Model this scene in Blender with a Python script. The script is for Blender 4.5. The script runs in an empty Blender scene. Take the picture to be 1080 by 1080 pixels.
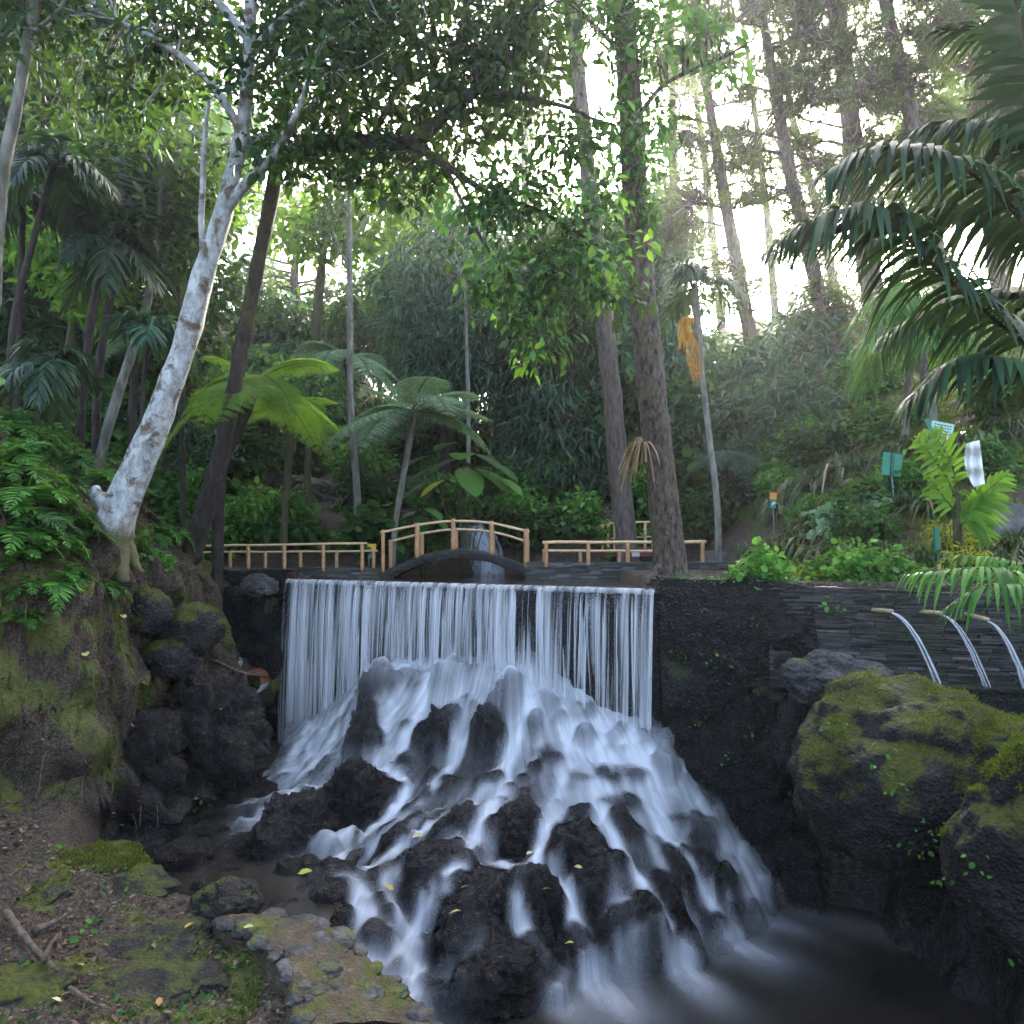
import bpy, bmesh, math, random
import numpy as np
from mathutils import Vector
R = math.radians
sc = bpy.context.scene
COL = sc.collection
# ------------------------------------------------------------------ camera, sky, sun, exposure
F, HZ, ZC = 800.0, 575.0, 4.4            # focal length and horizon row (1080 px frame), eye height
cam = bpy.data.objects.new('camera', bpy.data.cameras.new('camera'))
COL.objects.link(cam)
cam.location = (0, 0, ZC); cam.rotation_euler = (R(90), 0, 0)
cam.data.sensor_width = 36; cam.data.lens = F / 1080 * 36
cam.data.shift_y = (HZ - 540) / 1080
cam.data.clip_start = 0.05; cam.data.clip_end = 900
sc.camera = cam
SUN_AZ, SUN_EL = R(18), R(27)
w = bpy.data.worlds.new('World'); sc.world = w; w.use_nodes = True
nt = w.node_tree; bg = nt.nodes['Background']
sky = nt.nodes.new('ShaderNodeTexSky'); sky.sky_type = 'NISHITA'; sky.sun_disc = False
sky.sun_elevation = SUN_EL; sky.sun_rotation = SUN_AZ
sky.air_density = .8; sky.dust_density = 5.0; sky.ozone_density = .6
hsv = nt.nodes.new('ShaderNodeHueSaturation'); hsv.inputs['Saturation'].default_value = .88
nt.links.new(sky.outputs[0], hsv.inputs['Color']); nt.links.new(hsv.outputs[0], bg.inputs[0]); bg.inputs[1].default_value = 0.15
sun = bpy.data.objects.new('sun', bpy.data.lights.new('sun', 'SUN')); COL.objects.link(sun)
sun.data.energy = 3.5; sun.data.angle = R(10); sun.data.color = (1, .93, .82)
sd = Vector((math.sin(SUN_AZ) * math.cos(SUN_EL), math.cos(SUN_AZ) * math.cos(SUN_EL), math.sin(SUN_EL)))
sun.rotation_euler = sd.to_track_quat('Z', 'Y').to_euler()
sc.view_settings.view_transform = 'Standard'; sc.view_settings.look = 'None'
sc.view_settings.exposure = 3.2; sc.view_settings.gamma = 1.0; sc.view_settings.use_curve_mapping = False
cy = sc.cycles
cy.max_bounces = 7; cy.diffuse_bounces = 3; cy.glossy_bounces = 2; cy.transmission_bounces = 4
cy.transparent_max_bounces = 14; cy.volume_bounces = 0; cy.use_denoising = True
cy.sample_clamp_indirect = 6.0; cy.caustics_reflective = False; cy.caustics_refractive = False
# ------------------------------------------------------------------ numeric helpers
def P(px, py, Y): return np.array(((px - 540) / F * Y, Y, ZC - (py - HZ) / F * Y))
def px2m(n, Y): return n * Y / F
def rs(seed): return np.random.RandomState(seed)
def h3(i, j, k, s):
    n = (i.astype(np.uint32) * np.uint32(374761393) + j.astype(np.uint32) * np.uint32(668265263)
         + k.astype(np.uint32) * np.uint32(2147483647 - 57) + np.uint32((s * 974711 + 12345) & 0xffffffff))
    n = (n ^ (n >> np.uint32(13))) * np.uint32(1274126177)
    n = (n ^ (n >> np.uint32(16))) * np.uint32(2246822519)
    n = n ^ (n >> np.uint32(13))
    return (n & np.uint32(0xffffff)).astype(np.float64) / 0xffffff
def vn(p, s=0):
    p = np.asarray(p, float); f = np.floor(p).astype(np.int64); t = p - f
    t = t * t * t * (t * (t * 6 - 15) + 10)
    r = 0
    for a in (0, 1):
        for b in (0, 1):
            for c in (0, 1):
                wt = (t[:, 0] if a else 1 - t[:, 0]) * (t[:, 1] if b else 1 - t[:, 1]) * (t[:, 2] if c else 1 - t[:, 2])
                r = r + wt * h3(f[:, 0] + a, f[:, 1] + b, f[:, 2] + c, s)
    return r * 2 - 1
def fbm(p, o=4, s=0, g=.5):
    a, r, q = 1.0, 0, np.asarray(p, float)
    for i in range(o):
        r = r + a * vn(q, s + i); q = q * 2.03 + 7.1; a *= g
    return r
def worley(p, s=0):
    p = np.asarray(p, float); f = np.floor(p).astype(np.int64)
    d1 = np.full(len(p), 9.0); d2 = d1.copy(); cid = np.zeros(len(p))
    for a in (-1, 0, 1):
        for b in (-1, 0, 1):
            for c in (-1, 0, 1):
                i, j, k = f[:, 0] + a, f[:, 1] + b, f[:, 2] + c
                q = np.stack([i + h3(i, j, k, s), j + h3(i, j, k, s + 1), k + h3(i, j, k, s + 2)], 1)
                d = np.linalg.norm(q - p, axis=1)
                n = d < d1
                d2 = np.where(n, d1, np.minimum(d2, d)); cid = np.where(n, h3(i, j, k, s + 3), cid); d1 = np.where(n, d, d1)
    return d1, d2, cid
def p3(x, y, z=0.0): return np.stack([np.ravel(x), np.ravel(y), np.broadcast_to(np.ravel(z), np.shape(np.ravel(x)))], 1).astype(float)
def sst(a, b, x):
    t = np.clip((x - a) / (b - a), 0, 1); return t * t * (3 - 2 * t)
def nrm(v): return v / np.maximum(np.linalg.norm(v, axis=-1, keepdims=True), 1e-9)
def blur(a, n, it=2):
    for _ in range(it):
        for ax in (0, 1):
            q = np.pad(a, [(n, n) if k == ax else (0, 0) for k in (0, 1)], mode='edge')
            c = np.cumsum(q, axis=ax); z = np.zeros_like(np.take(c, [0], axis=ax))
            c = np.concatenate([z, c], axis=ax)
            m = a.shape[ax]
            a = (np.take(c, range(2 * n + 1, 2 * n + 1 + m), axis=ax) - np.take(c, range(m), axis=ax)) / (2 * n + 1)
    return a
def spline(pts, n):
    pts = np.asarray(pts, float)
    if len(pts) == 2: return pts[0] + (pts[1] - pts[0]) * np.linspace(0, 1, n)[:, None]
    q = np.vstack([2 * pts[0] - pts[1], pts, 2 * pts[-1] - pts[-2]])
    u = np.linspace(0, len(pts) - 1 - 1e-6, n); i = u.astype(int); t = (u - i)[:, None]
    a, b, c, d = q[i], q[i + 1], q[i + 2], q[i + 3]
    return .5 * (2 * b + (c - a) * t + (2 * a - 5 * b + 4 * c - d) * t * t + (3 * b - a - 3 * c + d) * t ** 3)
# ------------------------------------------------------------------ mesh builder and object helpers
class G:
    def __init__(s): s.v = []; s.f = {}; s.n = 0
    def add(s, v, *faces):
        v = np.asarray(v, float); s.v.append(v)
        for f in faces:
            f = np.asarray(f, np.int64)
            if len(f): s.f.setdefault(f.shape[1], []).append(f + s.n)
        s.n += len(v)
    def grid(s, v, nu, nv, wrap=False):
        i = np.arange(nu - 1)[:, None] * nv + np.arange(nv if wrap else nv - 1)[None]
        j = np.arange(nu - 1)[:, None] * nv + (np.arange(nv if wrap else nv - 1)[None] + 1) % nv
        s.add(v, np.stack([i, j, j + nv, i + nv], -1).reshape(-1, 4))
    def tube(s, pts, rad, n=8, cap=True, rough=0, seed=0):
        pts = np.asarray(pts, float); m = len(pts); rad = np.broadcast_to(np.asarray(rad, float), (m,))
        t = nrm(np.gradient(pts, axis=0)); u = np.zeros_like(t)
        a = np.array((1., 0, 0)) if abs(t[0][0]) < .8 else np.array((0, 1., 0))
        for i in range(m):
            a = a - t[i] * a.dot(t[i]); a = a / max(np.linalg.norm(a), 1e-9); u[i] = a
        b = np.cross(t, u); th = np.linspace(0, 2 * math.pi, n, endpoint=False)
        rr = rad[:, None] * np.ones(n)
        if rough:
            q = np.stack([np.cos(th)[None] * 1.7 + 0 * rad[:, None], np.sin(th)[None] * 1.7 + 0 * rad[:, None], np.cumsum(np.r_[0, np.linalg.norm(np.diff(pts, axis=0), axis=1)])[:, None] * 2.2 + 0 * th[None]], -1).reshape(-1, 3)
            rr = rr * (1 + rough * fbm(q, 3, seed).reshape(m, n))
        v = pts[:, None] + rr[..., None] * (np.cos(th)[None, :, None] * u[:, None] + np.sin(th)[None, :, None] * b[:, None])
        v = v.reshape(-1, 3)
        if cap:
            base = s.n
            s.grid(v, m, n, True)
            s.f.setdefault(n, []).append(np.array([np.arange(n)[::-1]]) + base)
            s.f.setdefault(n, []).append(np.array([np.arange(n)]) + base + (m - 1) * n)
        else: s.grid(v, m, n, True)
    def box(s, c, sz, rot=0, jit=0, rng=None):
        q = np.array([(x, y, z) for x in (-.5, .5) for y in (-.5, .5) for z in (-.5, .5)]) * np.asarray(sz)
        if jit: q = q + rng.uniform(-jit, jit, q.shape)
        c0, s0 = math.cos(rot), math.sin(rot)
        q = np.stack([q[:, 0] * c0 - q[:, 1] * s0, q[:, 0] * s0 + q[:, 1] * c0, q[:, 2]], 1) + np.asarray(c)
        s.add(q, [(0, 1, 3, 2), (4, 6, 7, 5), (0, 4, 5, 1), (2, 3, 7, 6), (0, 2, 6, 4), (1, 5, 7, 3)])
    def inst(s, T, faces, pos, ydir, zdir, size):
        """copies of a small template: T (k,3) with its length along y and its normal along z"""
        pos = np.asarray(pos, float); n = len(pos)
        if not n: return
        y = nrm(np.asarray(ydir, float)); x = nrm(np.cross(y, zdir)); z = np.cross(x, y)
        size = np.asarray(size, float).reshape(n, -1)
        T = np.asarray(T, float); k = len(T)
        if size.shape[1] == 1: size = np.repeat(size, 3, 1)
        v = pos[:, None] + (T[None, :, 0, None] * size[:, None, 0:1]) * x[:, None] + (T[None, :, 1, None] * size[:, None, 1:2]) * y[:, None] + (T[None, :, 2, None] * size[:, None, 2:3]) * z[:, None]
        off = (np.arange(n) * k)[:, None, None]
        s.add(v.reshape(-1, 3), *[(np.asarray(f)[None] + off).reshape(-1, np.asarray(f).shape[1]) for f in faces])
    def build(s, name, mat, parent=None, smooth=True, origin=None, attrs=None):
        me = bpy.data.meshes.new(name)
        V = np.vstack(s.v)
        if origin is not None: V = V - np.asarray(origin, float)
        fs = [np.vstack(x) for x in s.f.values()]
        tot = np.concatenate([np.full(len(f), f.shape[1]) for f in fs]); li = np.concatenate([f.ravel() for f in fs])
        me.vertices.add(len(V)); me.vertices.foreach_set('co', V.astype(np.float32).ravel())
        me.loops.add(len(li)); me.loops.foreach_set('vertex_index', li.astype(np.int32))
        me.polygons.add(len(tot)); me.polygons.foreach_set('loop_start', np.r_[0, np.cumsum(tot)[:-1]].astype(np.int32))
        me.polygons.foreach_set('use_smooth', np.full(len(tot), smooth))
        for k, a in (attrs or {}).items():
            a = np.asarray(a, np.float32)
            if a.ndim == 1: me.attributes.new(k, 'FLOAT', 'POINT').data.foreach_set('value', a)
            else: me.attributes.new(k, 'FLOAT_VECTOR', 'POINT').data.foreach_set('vector', a.ravel())
        me.update(calc_edges=True); me.validate()
        me.materials.append(mat)
        o = bpy.data.objects.new(name, me); COL.objects.link(o)
        if parent is not None: o.parent = parent
        if origin is not None and parent is None: o.location = origin
        return o
def tag(o, label, cat, group=None, kind=None):
    o['label'] = label
    if cat: o['category'] = cat
    if group: o['group'] = group
    if kind: o['kind'] = kind
    return o
def thing(name, label, cat, loc=(0, 0, 0), group=None):
    o = bpy.data.objects.new(name, None); COL.objects.link(o); o.location = [float(c) for c in loc]; o.empty_display_size = .2
    return tag(o, label, cat, group)
def dup(root, loc, rz=0, sc_=1, label=None, group=None, tilt=(0, 0)):
    r = root.copy(); COL.objects.link(r); r.location = [float(c) for c in loc]; r.rotation_euler = (tilt[0], tilt[1], rz)
    r.scale = (sc_,) * 3 if np.isscalar(sc_) else sc_
    if label: r['label'] = label
    if group: r['group'] = group
    for ch in root.children:
        c = ch.copy(); COL.objects.link(c); c.parent = r
        for g in ch.children:
            d = g.copy(); COL.objects.link(d); d.parent = c
    return r
class Fleet:
    """first use places the prototype itself, later uses copy it"""
    def __init__(s, root): s.root = root; s.used = False
    def put(s, loc, rz=0, sc_=1, label=None, group=None, tilt=(0, 0)):
        if s.used: return dup(s.root, loc, rz, sc_, label, group, tilt)
        s.used = True; r = s.root
        r.location = [float(c) for c in loc]; r.rotation_euler = (tilt[0], tilt[1], rz); r.scale = (sc_,) * 3 if np.isscalar(sc_) else sc_
        if label: r['label'] = label
        if group: r['group'] = group
        return r
# ------------------------------------------------------------------ materials
def newmat(name):
    m = bpy.data.materials.new(name); m.use_nodes = True; nt = m.node_tree; nt.nodes.clear()
    out = nt.nodes.new('ShaderNodeOutputMaterial')
    return m, nt, out
def nd(nt, t, **kw):
    n = nt.nodes.new('ShaderNode' + t)
    for k, v in kw.items(): setattr(n, k, v)
    return n
def lk(nt, a, b): nt.links.new(a, b)
def val(nt, inp, v):
    if hasattr(v, 'is_linked') or hasattr(v, 'links'): nt.links.new(v, inp)
    else: inp.default_value = v if not (isinstance(v, tuple) and len(v) == 3 and len(inp.default_value) == 4) else (*v, 1)
def noise(nt, sc_, det=5, rough=.6, vec=None, dist=0):
    n = nd(nt, 'TexNoise'); n.inputs['Scale'].default_value = sc_; n.inputs['Detail'].default_value = det
    n.inputs['Roughness'].default_value = rough; n.inputs['Distortion'].default_value = dist
    if vec is not None: lk(nt, vec, n.inputs['Vector'])
    return n.outputs['Fac']
def ramp(nt, fac, stops, interp='LINEAR'):
    r = nd(nt, 'ValToRGB'); cr = r.color_ramp; cr.interpolation = interp
    while len(cr.elements) < len(stops): cr.elements.new(.5)
    for e, (p, c) in zip(cr.elements, stops): e.position = p; e.color = (*c, 1) if not np.isscalar(c) else (c, c, c, 1)
    lk(nt, fac, r.inputs[0]); return r.outputs[0]
def mixc(nt, f, a, b, mode='MIX'):
    m = nd(nt, 'Mix', data_type='RGBA', blend_type=mode)
    val(nt, m.inputs[0], f); val(nt, m.inputs[6], a); val(nt, m.inputs[7], b); return m.outputs[2]
def mth(nt, op, a, b=0.5, clamp=False):
    m = nd(nt, 'Math', operation=op); m.use_clamp = clamp; val(nt, m.inputs[0], a); val(nt, m.inputs[1], b); return m.outputs[0]
def princ(nt, out, col, rough=.7, spec=.4, bump=None, bstr=.4, bdist=.03):
    b = nd(nt, 'BsdfPrincipled'); val(nt, b.inputs['Base Color'], col); val(nt, b.inputs['Roughness'], rough)
    b.inputs['Specular IOR Level'].default_value = spec
    if bump is not None:
        bp = nd(nt, 'Bump'); bp.inputs['Strength'].default_value = bstr; bp.inputs['Distance'].default_value = bdist
        lk(nt, bump, bp.inputs['Height']); lk(nt, bp.outputs[0], b.inputs['Normal'])
    if out is not None: lk(nt, b.outputs[0], out.inputs[0])
    return b
def objv(nt): return nd(nt, 'TexCoord').outputs['Object']
def posv(nt): return nd(nt, 'NewGeometry').outputs['Position']
def upness(nt):
    s = nd(nt, 'SeparateXYZ'); lk(nt, nd(nt, 'NewGeometry').outputs['Normal'], s.inputs[0]); return s.outputs[2]
def mat_leaf(name, dark, mid, light, trans=.35, rough=.48, spec=.2, yellow=0):
    m, nt, out = newmat(name)
    rnd = nd(nt, 'NewGeometry').outputs['Random Per Island']
    st = [(0, dark), (.55, mid), (.93, light)]
    if yellow: st.append((1 - yellow, (.35, .28, .05)))
    c = ramp(nt, rnd, st)
    oi = nd(nt, 'ObjectInfo').outputs['Random']
    hs = nd(nt, 'HueSaturation'); lk(nt, c, hs.inputs['Color'])
    hs.inputs['Hue'].default_value = .5
    lk(nt, mth(nt, 'MULTIPLY_ADD', oi, .5), hs.inputs['Value']); hs.inputs['Value'].links[0].from_node.inputs[2].default_value = .75
    c = hs.outputs[0]
    b = princ(nt, None, c, rough, spec)
    t = nd(nt, 'BsdfTranslucent'); lk(nt, mixc(nt, .5, c, (.36, .60, .06), 'MIX') if trans > .5 else mixc(nt, .25, c, (.25, .42, .04)), t.inputs[0])
    mx = nd(nt, 'MixShader'); mx.inputs[0].default_value = trans
    lk(nt, b.outputs[0], mx.inputs[1]); lk(nt, t.outputs[0], mx.inputs[2]); lk(nt, mx.outputs[0], out.inputs[0])
    return m
def mat_bark(name, c1, c2, patch=None, pth=.55, moss=0, scale=14, stretch=.25, bstr=.8, low=0):
    m, nt, out = newmat(name)
    mp = nd(nt, 'Mapping'); lk(nt, objv(nt), mp.inputs[0]); mp.inputs['Scale'].default_value = (1, 1, stretch)
    n = noise(nt, scale, 6, .65, mp.outputs[0])
    c = ramp(nt, n, [(.37, c1), (.63, c2)])
    if patch:
        q = noise(nt, 5, 6, .62, objv(nt), .6)
        c = mixc(nt, ramp(nt, q, [(pth - .05, 0.), (pth + .06, 1.)]), c, patch)
    if moss:
        q = noise(nt, 3.3, 5, .7, objv(nt))
        c = mixc(nt, ramp(nt, q, [(.52, 0.), (.68, moss)]), c, (.075, .085, .02))
    if low:
        sx = nd(nt, 'SeparateXYZ'); lk(nt, objv(nt), sx.inputs[0]); hz = mth(nt, 'ADD', mth(nt, 'MULTIPLY', sx.outputs[2], -1.0), mth(nt, 'MULTIPLY', noise(nt, 6, 6, .7, objv(nt)), 1.1))
        c = mixc(nt, ramp(nt, hz, [(.10, 0.), (.48, .95)]), c, mixc(nt, noise(nt, 17, 5, .7, objv(nt)), (.05, .045, .02), (.16, .15, .06)))
    princ(nt, out, c, .85, .25, n, bstr, .04)
    return m
def mat_rock(name, c1, c2, c3, moss=0, mosscol=((.045, .06, .01), (.15, .16, .025)), wet=.5, scale=6, bstr=.9, pale=0, mossup=(.1, .75), spec=.36):
    m, nt, out = newmat(name); v = posv(nt)
    n1 = noise(nt, scale, 8, .68, v); n2 = noise(nt, scale * .3, 5, .6, v, .4)
    c = mixc(nt, n2, ramp(nt, n1, [(.28, c1), (.52, c2), (.75, c3)]), c1)
    if pale:
        q = noise(nt, 2.1, 7, .7, v)
        c = mixc(nt, ramp(nt, q, [(.54, 0.), (.68, pale)]), c, (.24, .22, .2))
    rough = mth(nt, 'MULTIPLY_ADD', n2, .5); rough.node.inputs[2].default_value = .65 - wet * .55
    if moss:
        q = noise(nt, 2.6, 7, .72, v); up = upness(nt)
        mr = nd(nt, 'MapRange'); lk(nt, up, mr.inputs[0]); mr.inputs[1].default_value, mr.inputs[2].default_value = mossup
        f = ramp(nt, mth(nt, 'ADD', q, mth(nt, 'MULTIPLY', mr.outputs[0], .26)), [(.84 - moss * .22, 0.), (.96 - moss * .22, 1.)])
        c = mixc(nt, f, c, mixc(nt, noise(nt, 22, 4, .7, v), *mosscol))
        rough = mth(nt, 'MAXIMUM', rough, mth(nt, 'MULTIPLY', f, .9))
    vo = nd(nt, 'TexVoronoi'); vo.inputs['Scale'].default_value = scale * 5; lk(nt, v, vo.inputs['Vector'])
    bh = mth(nt, 'ADD', mth(nt, 'MULTIPLY', n1, 1.0), mth(nt, 'MULTIPLY', vo.outputs['Distance'], .35))
    princ(nt, out, c, rough, spec, bh, bstr, .11)
    return m
def mat_plain(name, c1, c2, scale=9, rough=.6, spec=.4, bstr=.3):
    m, nt, out = newmat(name); n = noise(nt, scale, 6, .65, objv(nt))
    princ(nt, out, ramp(nt, n, [(.3, c1), (.7, c2)]), rough, spec, n, bstr, .02); return m
def mat_foam(name, attr=None, gain=1.0, col=(.80, .87, .93), streak=None, amin=0.0, amax=.93):
    """long exposure water: see-through where it is thin, white where it is churned"""
    m, nt, out = newmat(name)
    tr = nd(nt, 'BsdfTransparent'); tr.inputs[0].default_value = (1, 1, 1, 1)
    d = nd(nt, 'BsdfDiffuse'); d.inputs[0].default_value = (*col, 1)
    tl = nd(nt, 'BsdfTranslucent'); tl.inputs[0].default_value = (*col, 1)
    a = nd(nt, 'MixShader'); a.inputs[0].default_value = .35
    lk(nt, d.outputs[0], a.inputs[1]); lk(nt, tl.outputs[0], a.inputs[2])
    at = nd(nt, 'Attribute'); at.attribute_name = attr or 'alpha'
    f = mth(nt, 'MULTIPLY', at.outputs['Fac'], gain)
    if streak:
        at2 = nd(nt, 'Attribute'); at2.attribute_name = 'flow'
        mp = nd(nt, 'Mapping'); lk(nt, at2.outputs['Vector'], mp.inputs[0]); mp.inputs['Scale'].default_value = streak
        n = noise(nt, 1.0, 5, .62, mp.outputs[0])
        f = mth(nt, 'MULTIPLY', f, ramp(nt, n, [(.34, .62), (.6, 1.)]))
    f = mth(nt, 'MINIMUM', mth(nt, 'MAXIMUM', f, amin), amax)
    mx = nd(nt, 'MixShader'); lk(nt, f, mx.inputs[0]); lk(nt, tr.outputs[0], mx.inputs[1]); lk(nt, a.outputs[0], mx.inputs[2])
    lk(nt, mx.outputs[0], out.inputs[0]); return m
# ------------------------------------------------------------------ terrain
LIPZ = 3.76
WL = np.array([(-30, 15.5), (-6.6, 13.9), (-3.97, 13.4), (1.95, 10.3), (3.3, 9.6), (5.9, 8.7), (12, 7.2), (40, 4)])
def L(x): return np.interp(x, WL[:, 0], WL[:, 1])
BK = np.array([(-30, -6.0), (3, -5.9), (6, -5.7), (7.9, -5.25), (8.9, -4.3), (10, -4.2), (11.4, -4.0), (13, -4.0), (30, -4.5)])
def XB(y): return np.interp(y, BK[:, 0], BK[:, 1])
TE = np.array([(-30, -.2), (4.5, -.2), (5.5, -.42), (6.0, -.85), (6.7, -1.5), (7.0, -2.2), (7.3, -3.2), (7.8, -4.5), (20, -8)])
def tps(ctrl):
    q = np.array(ctrl, float); n = len(q); xy, z = q[:, :2], q[:, 2]
    d = np.linalg.norm(xy[:, None] - xy[None], axis=2); K = np.where(d > 0, d * d * np.log(d + 1e-12), 0) + np.eye(n) * .02
    Pm = np.c_[np.ones(n), xy]; A = np.block([[K, Pm], [Pm.T, np.zeros((3, 3))]])
    w_ = np.linalg.solve(A, np.r_[z, 0, 0, 0])
    def f(x, y):
        sh = np.shape(x); p = np.c_[np.ravel(x), np.ravel(y)]; o = np.zeros(len(p))
        for i in range(n):
            r2 = ((p - xy[i]) ** 2).sum(1); o += w_[i] * .5 * r2 * np.log(r2 + 1e-12)
        return (o + w_[n] + p @ w_[n + 1:]).reshape(sh)
    return f
MC = [P(*a) for a in [(303, 780, 12.8), (370, 735, 12.4), (430, 695, 12.1), (520, 676, 11.6), (590, 692, 11.2), (640, 735, 10.8), (702, 772, 10.2),
      (335, 800, 11.9), (285, 838, 11.2), (250, 850, 11.2), (460, 765, 11.1), (540, 762, 10.7), (620, 790, 10.1), (690, 830, 9.7), (770, 880, 9.5), (845, 935, 9.7),
      (400, 830, 10.4), (480, 830, 9.9), (560, 850, 9.4), (640, 880, 9.0), (720, 920, 8.75), (790, 962, 8.9),
      (340, 880, 9.7), (420, 895, 9.0), (500, 900, 8.7), (570, 925, 8.4), (640, 962, 8.15), (700, 1003, 8.05),
      (370, 950, 8.7), (440, 980, 8.0), (500, 995, 7.8), (560, 1012, 7.7), (620, 1034, 7.65), (490, 1062, 7.2), (560, 1068, 7.15), (250, 868, 10.2), (255, 800, 12.6)]]
MC += [(3.9, 9.0, -.7), (3.2, 8.2, -.7), (2.1, 7.3, -.7), (1.1, 6.7, -.7), (.1, 6.3, -.7), (-.8, 6.5, -.5), (-2.6, 8.7, .62), (-3.3, 9.8, .7), (-1.55, 7.7, .45), (-1.95, 8.0, .66), (-1.85, 8.6, .68), (-1.1, 7.0, -.2), (4.4, 9.6, -.7), (2.6, 11, 1.8), (-1.0, 13.2, 2.6), (-4.2, 13.8, 1.2)]
mound_f = tps(MC)
def ground_base(x, y):
    x = np.asarray(x, float); y = np.asarray(y, float)
    # upstream side
    sr = np.maximum(0, x - 4.1); sl = np.maximum(0, -x - 4.7 - 1.7 * sst(11.8, 13.8, y) - .05 * np.maximum(0, y - 14))
    right = 5.6 * (1 - np.exp(-sr / 6.6)) * sst(.2, 5.2, y - L(x)) + .17 * np.maximum(0, np.minimum(y, 28) - 12) * np.clip(sr / 2.5, 0, 1)
    left = 4.5 * (1 - np.exp(-sl / 4.0)) + .10 * np.maximum(0, np.minimum(y, 40) - 13) * np.clip(sl / 2.5, 0, 1)
    back = .22 * (np.logaddexp(0, (y - 18) * 1.2) / 1.2 - np.logaddexp(0, (y - 50) * .5) / .5) + 1.1 * sst(17.2, 18.4, y + .5 * np.clip(-x - 1, 0, 2)) * sst(6, 4, x)
    up = 3.93 + right + left + back
    up = up - .55 * sst(.15, .5, y - L(x)) * sst(14.75, 14.4, y) * sst(-4.3, -3.9, x) * sst(2.1, 1.85, x)
    up = up - .5 * sst(-2.75, -2.45, x) * sst(.55, .2, x) * sst(14.3, 14.5, y) * sst(18.2, 17.4, y)
    up = up - .3 * sst(2.0, 1.6, x) * sst(-3.8, -3.3, x) * sst(L(x) - .2, L(x) + .1, y) * sst(.6, .3, y - L(x))
    # downstream side
    pool = -.45 + 2.9 * sst(3.9 + .12 * (8 - y), 5.6, x) + 1.6 * sst(5.2, 8, x)
    xt = np.interp(y, TE[:, 0], TE[:, 1])
    terr = .98 + .17 * np.maximum(0, -x - 2.4) + .10 * np.maximum(0, -x - 3.6)
    shelf = .52 + .12 * sst(-2.6, -3.4, x) + .28 * sst(10.2, 12.2, y)
    lowleft = np.where(y > 6.8, shelf, -.3)
    lowleft = lowleft + (-.45 - lowleft) * sst(-2.0, -1.2, x)
    low = np.maximum(pool, lowleft)
    low = low + (np.maximum(terr, low) - low) * sst(xt + .18, xt - .18, x)
    s = (XB(y) - x) * .85
    bank = 3.35 * sst(0, 1.35, s) + .75 * np.maximum(0, s - .9)
    near = np.clip((y - 1) / 6, .25, 1)
    low = low + np.where(s > 0, np.minimum(bank, 3.0 + .75 * s) * near, 0)
    m = sst(-.12, .16, y - L(x))
    lowm = np.minimum(low, 3.9 + left + right)
    return lowm * (1 - m) + np.maximum(up, np.where(s > 0, lowm, -9)) * m
def axis(a, b, st, lo, hi):
    v = list(np.arange(a, b + 1e-6, st)); s_ = st
    while v[-1] < hi: s_ *= 1.13; v.append(v[-1] + s_)
    s_ = st
    while v[0] > lo: s_ *= 1.13; v.insert(0, v[0] - s_)
    return np.array(v)
gx = np.r_[axis(-7.6, -3.45, .026, -150, -3.45)[:-1], axis(-3.45, 7.4, .06, -3.45, 150)]; gy = axis(3.6, 16.5, .05, -40, 170)
X, Y = np.meshgrid(gx, gy, indexing='ij')
Z0 = ground_base(X, Y)
q = p3(X, Y, Z0)
s_b = (XB(Y) - X); onbank = sst(-.1, .35, s_b) * (Y < 17) * sst(L(X) + 1.2, L(X) + .3, Y)
terr_m = (sst(-.1, -.9, X - np.interp(Y, TE[:, 0], TE[:, 1])) * (Y < 9.5)) * (1 - onbank)
big = fbm(q * .55, 4, 3).reshape(X.shape); med = fbm(q * 1.9, 4, 11).reshape(X.shape); fin = fbm(q * 7, 3, 21).reshape(X.shape)
d1, d2, cid = worley(q * np.array((2.3, 2.3, 2.0)) + .25 * np.stack([fbm(q * 2, 2, 31), fbm(q * 2, 2, 41), fbm(q * 2, 2, 51)], 1), 5)
stone = (np.clip(.75 - d1, 0, 1) * (.3 + cid)).reshape(X.shape)
fine = (np.abs(X) < 8.2) & (Y < 17) & (Y > 3)
far = np.clip((np.hypot(X, Y) - 16) / 20, 0, 1)
flat = ((X > -7) & (X < 5.0) & (Y > 13.3) & (Y < 16.8)) | ((X > -3.2) & (X < 5.6) & (Y < L(X) + .5) & (Y > L(X) - .1))
amp = np.where(flat, .15, 1.0)
rightrock = sst(3.2, 3.9, X) * (Y < L(X) - .2) * (Y > 2)
Z = Z0 + rightrock * (.25 * med + .3 * stone + .05 * fin) + amp * (onbank * (.10 * med + .04 * fin + .12 * stone + .10 * big) + terr_m * (.05 * med + .022 * fin + .14 * stone - .03)
     + (1 - onbank) * (1 - terr_m) * (.05 * med + .02 * fin) + far * .8 * big)
jit = onbank * sst(0, .3, s_b)
q2 = q + .12 * np.stack([big.ravel(), med.ravel(), fin.ravel()], 1)
w1, w2, wc = worley(q2 * 1.5, 65); v1, v2, vc = worley(q2 * 3.6, 67)
hd = jit * (1.0 * .3 * fbm(q * 1.1, 4, 61).reshape(X.shape) + (.38 * np.clip(.62 - w1, -.2, 1) * (.2 + wc) + .24 * np.clip(.6 - v1, -.1, 1) * (.3 + vc) + .035 * fbm(q * 9, 3, 63)).reshape(X.shape))
XDG = X + hd * .8; YDG = Y - hd * .6
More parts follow.
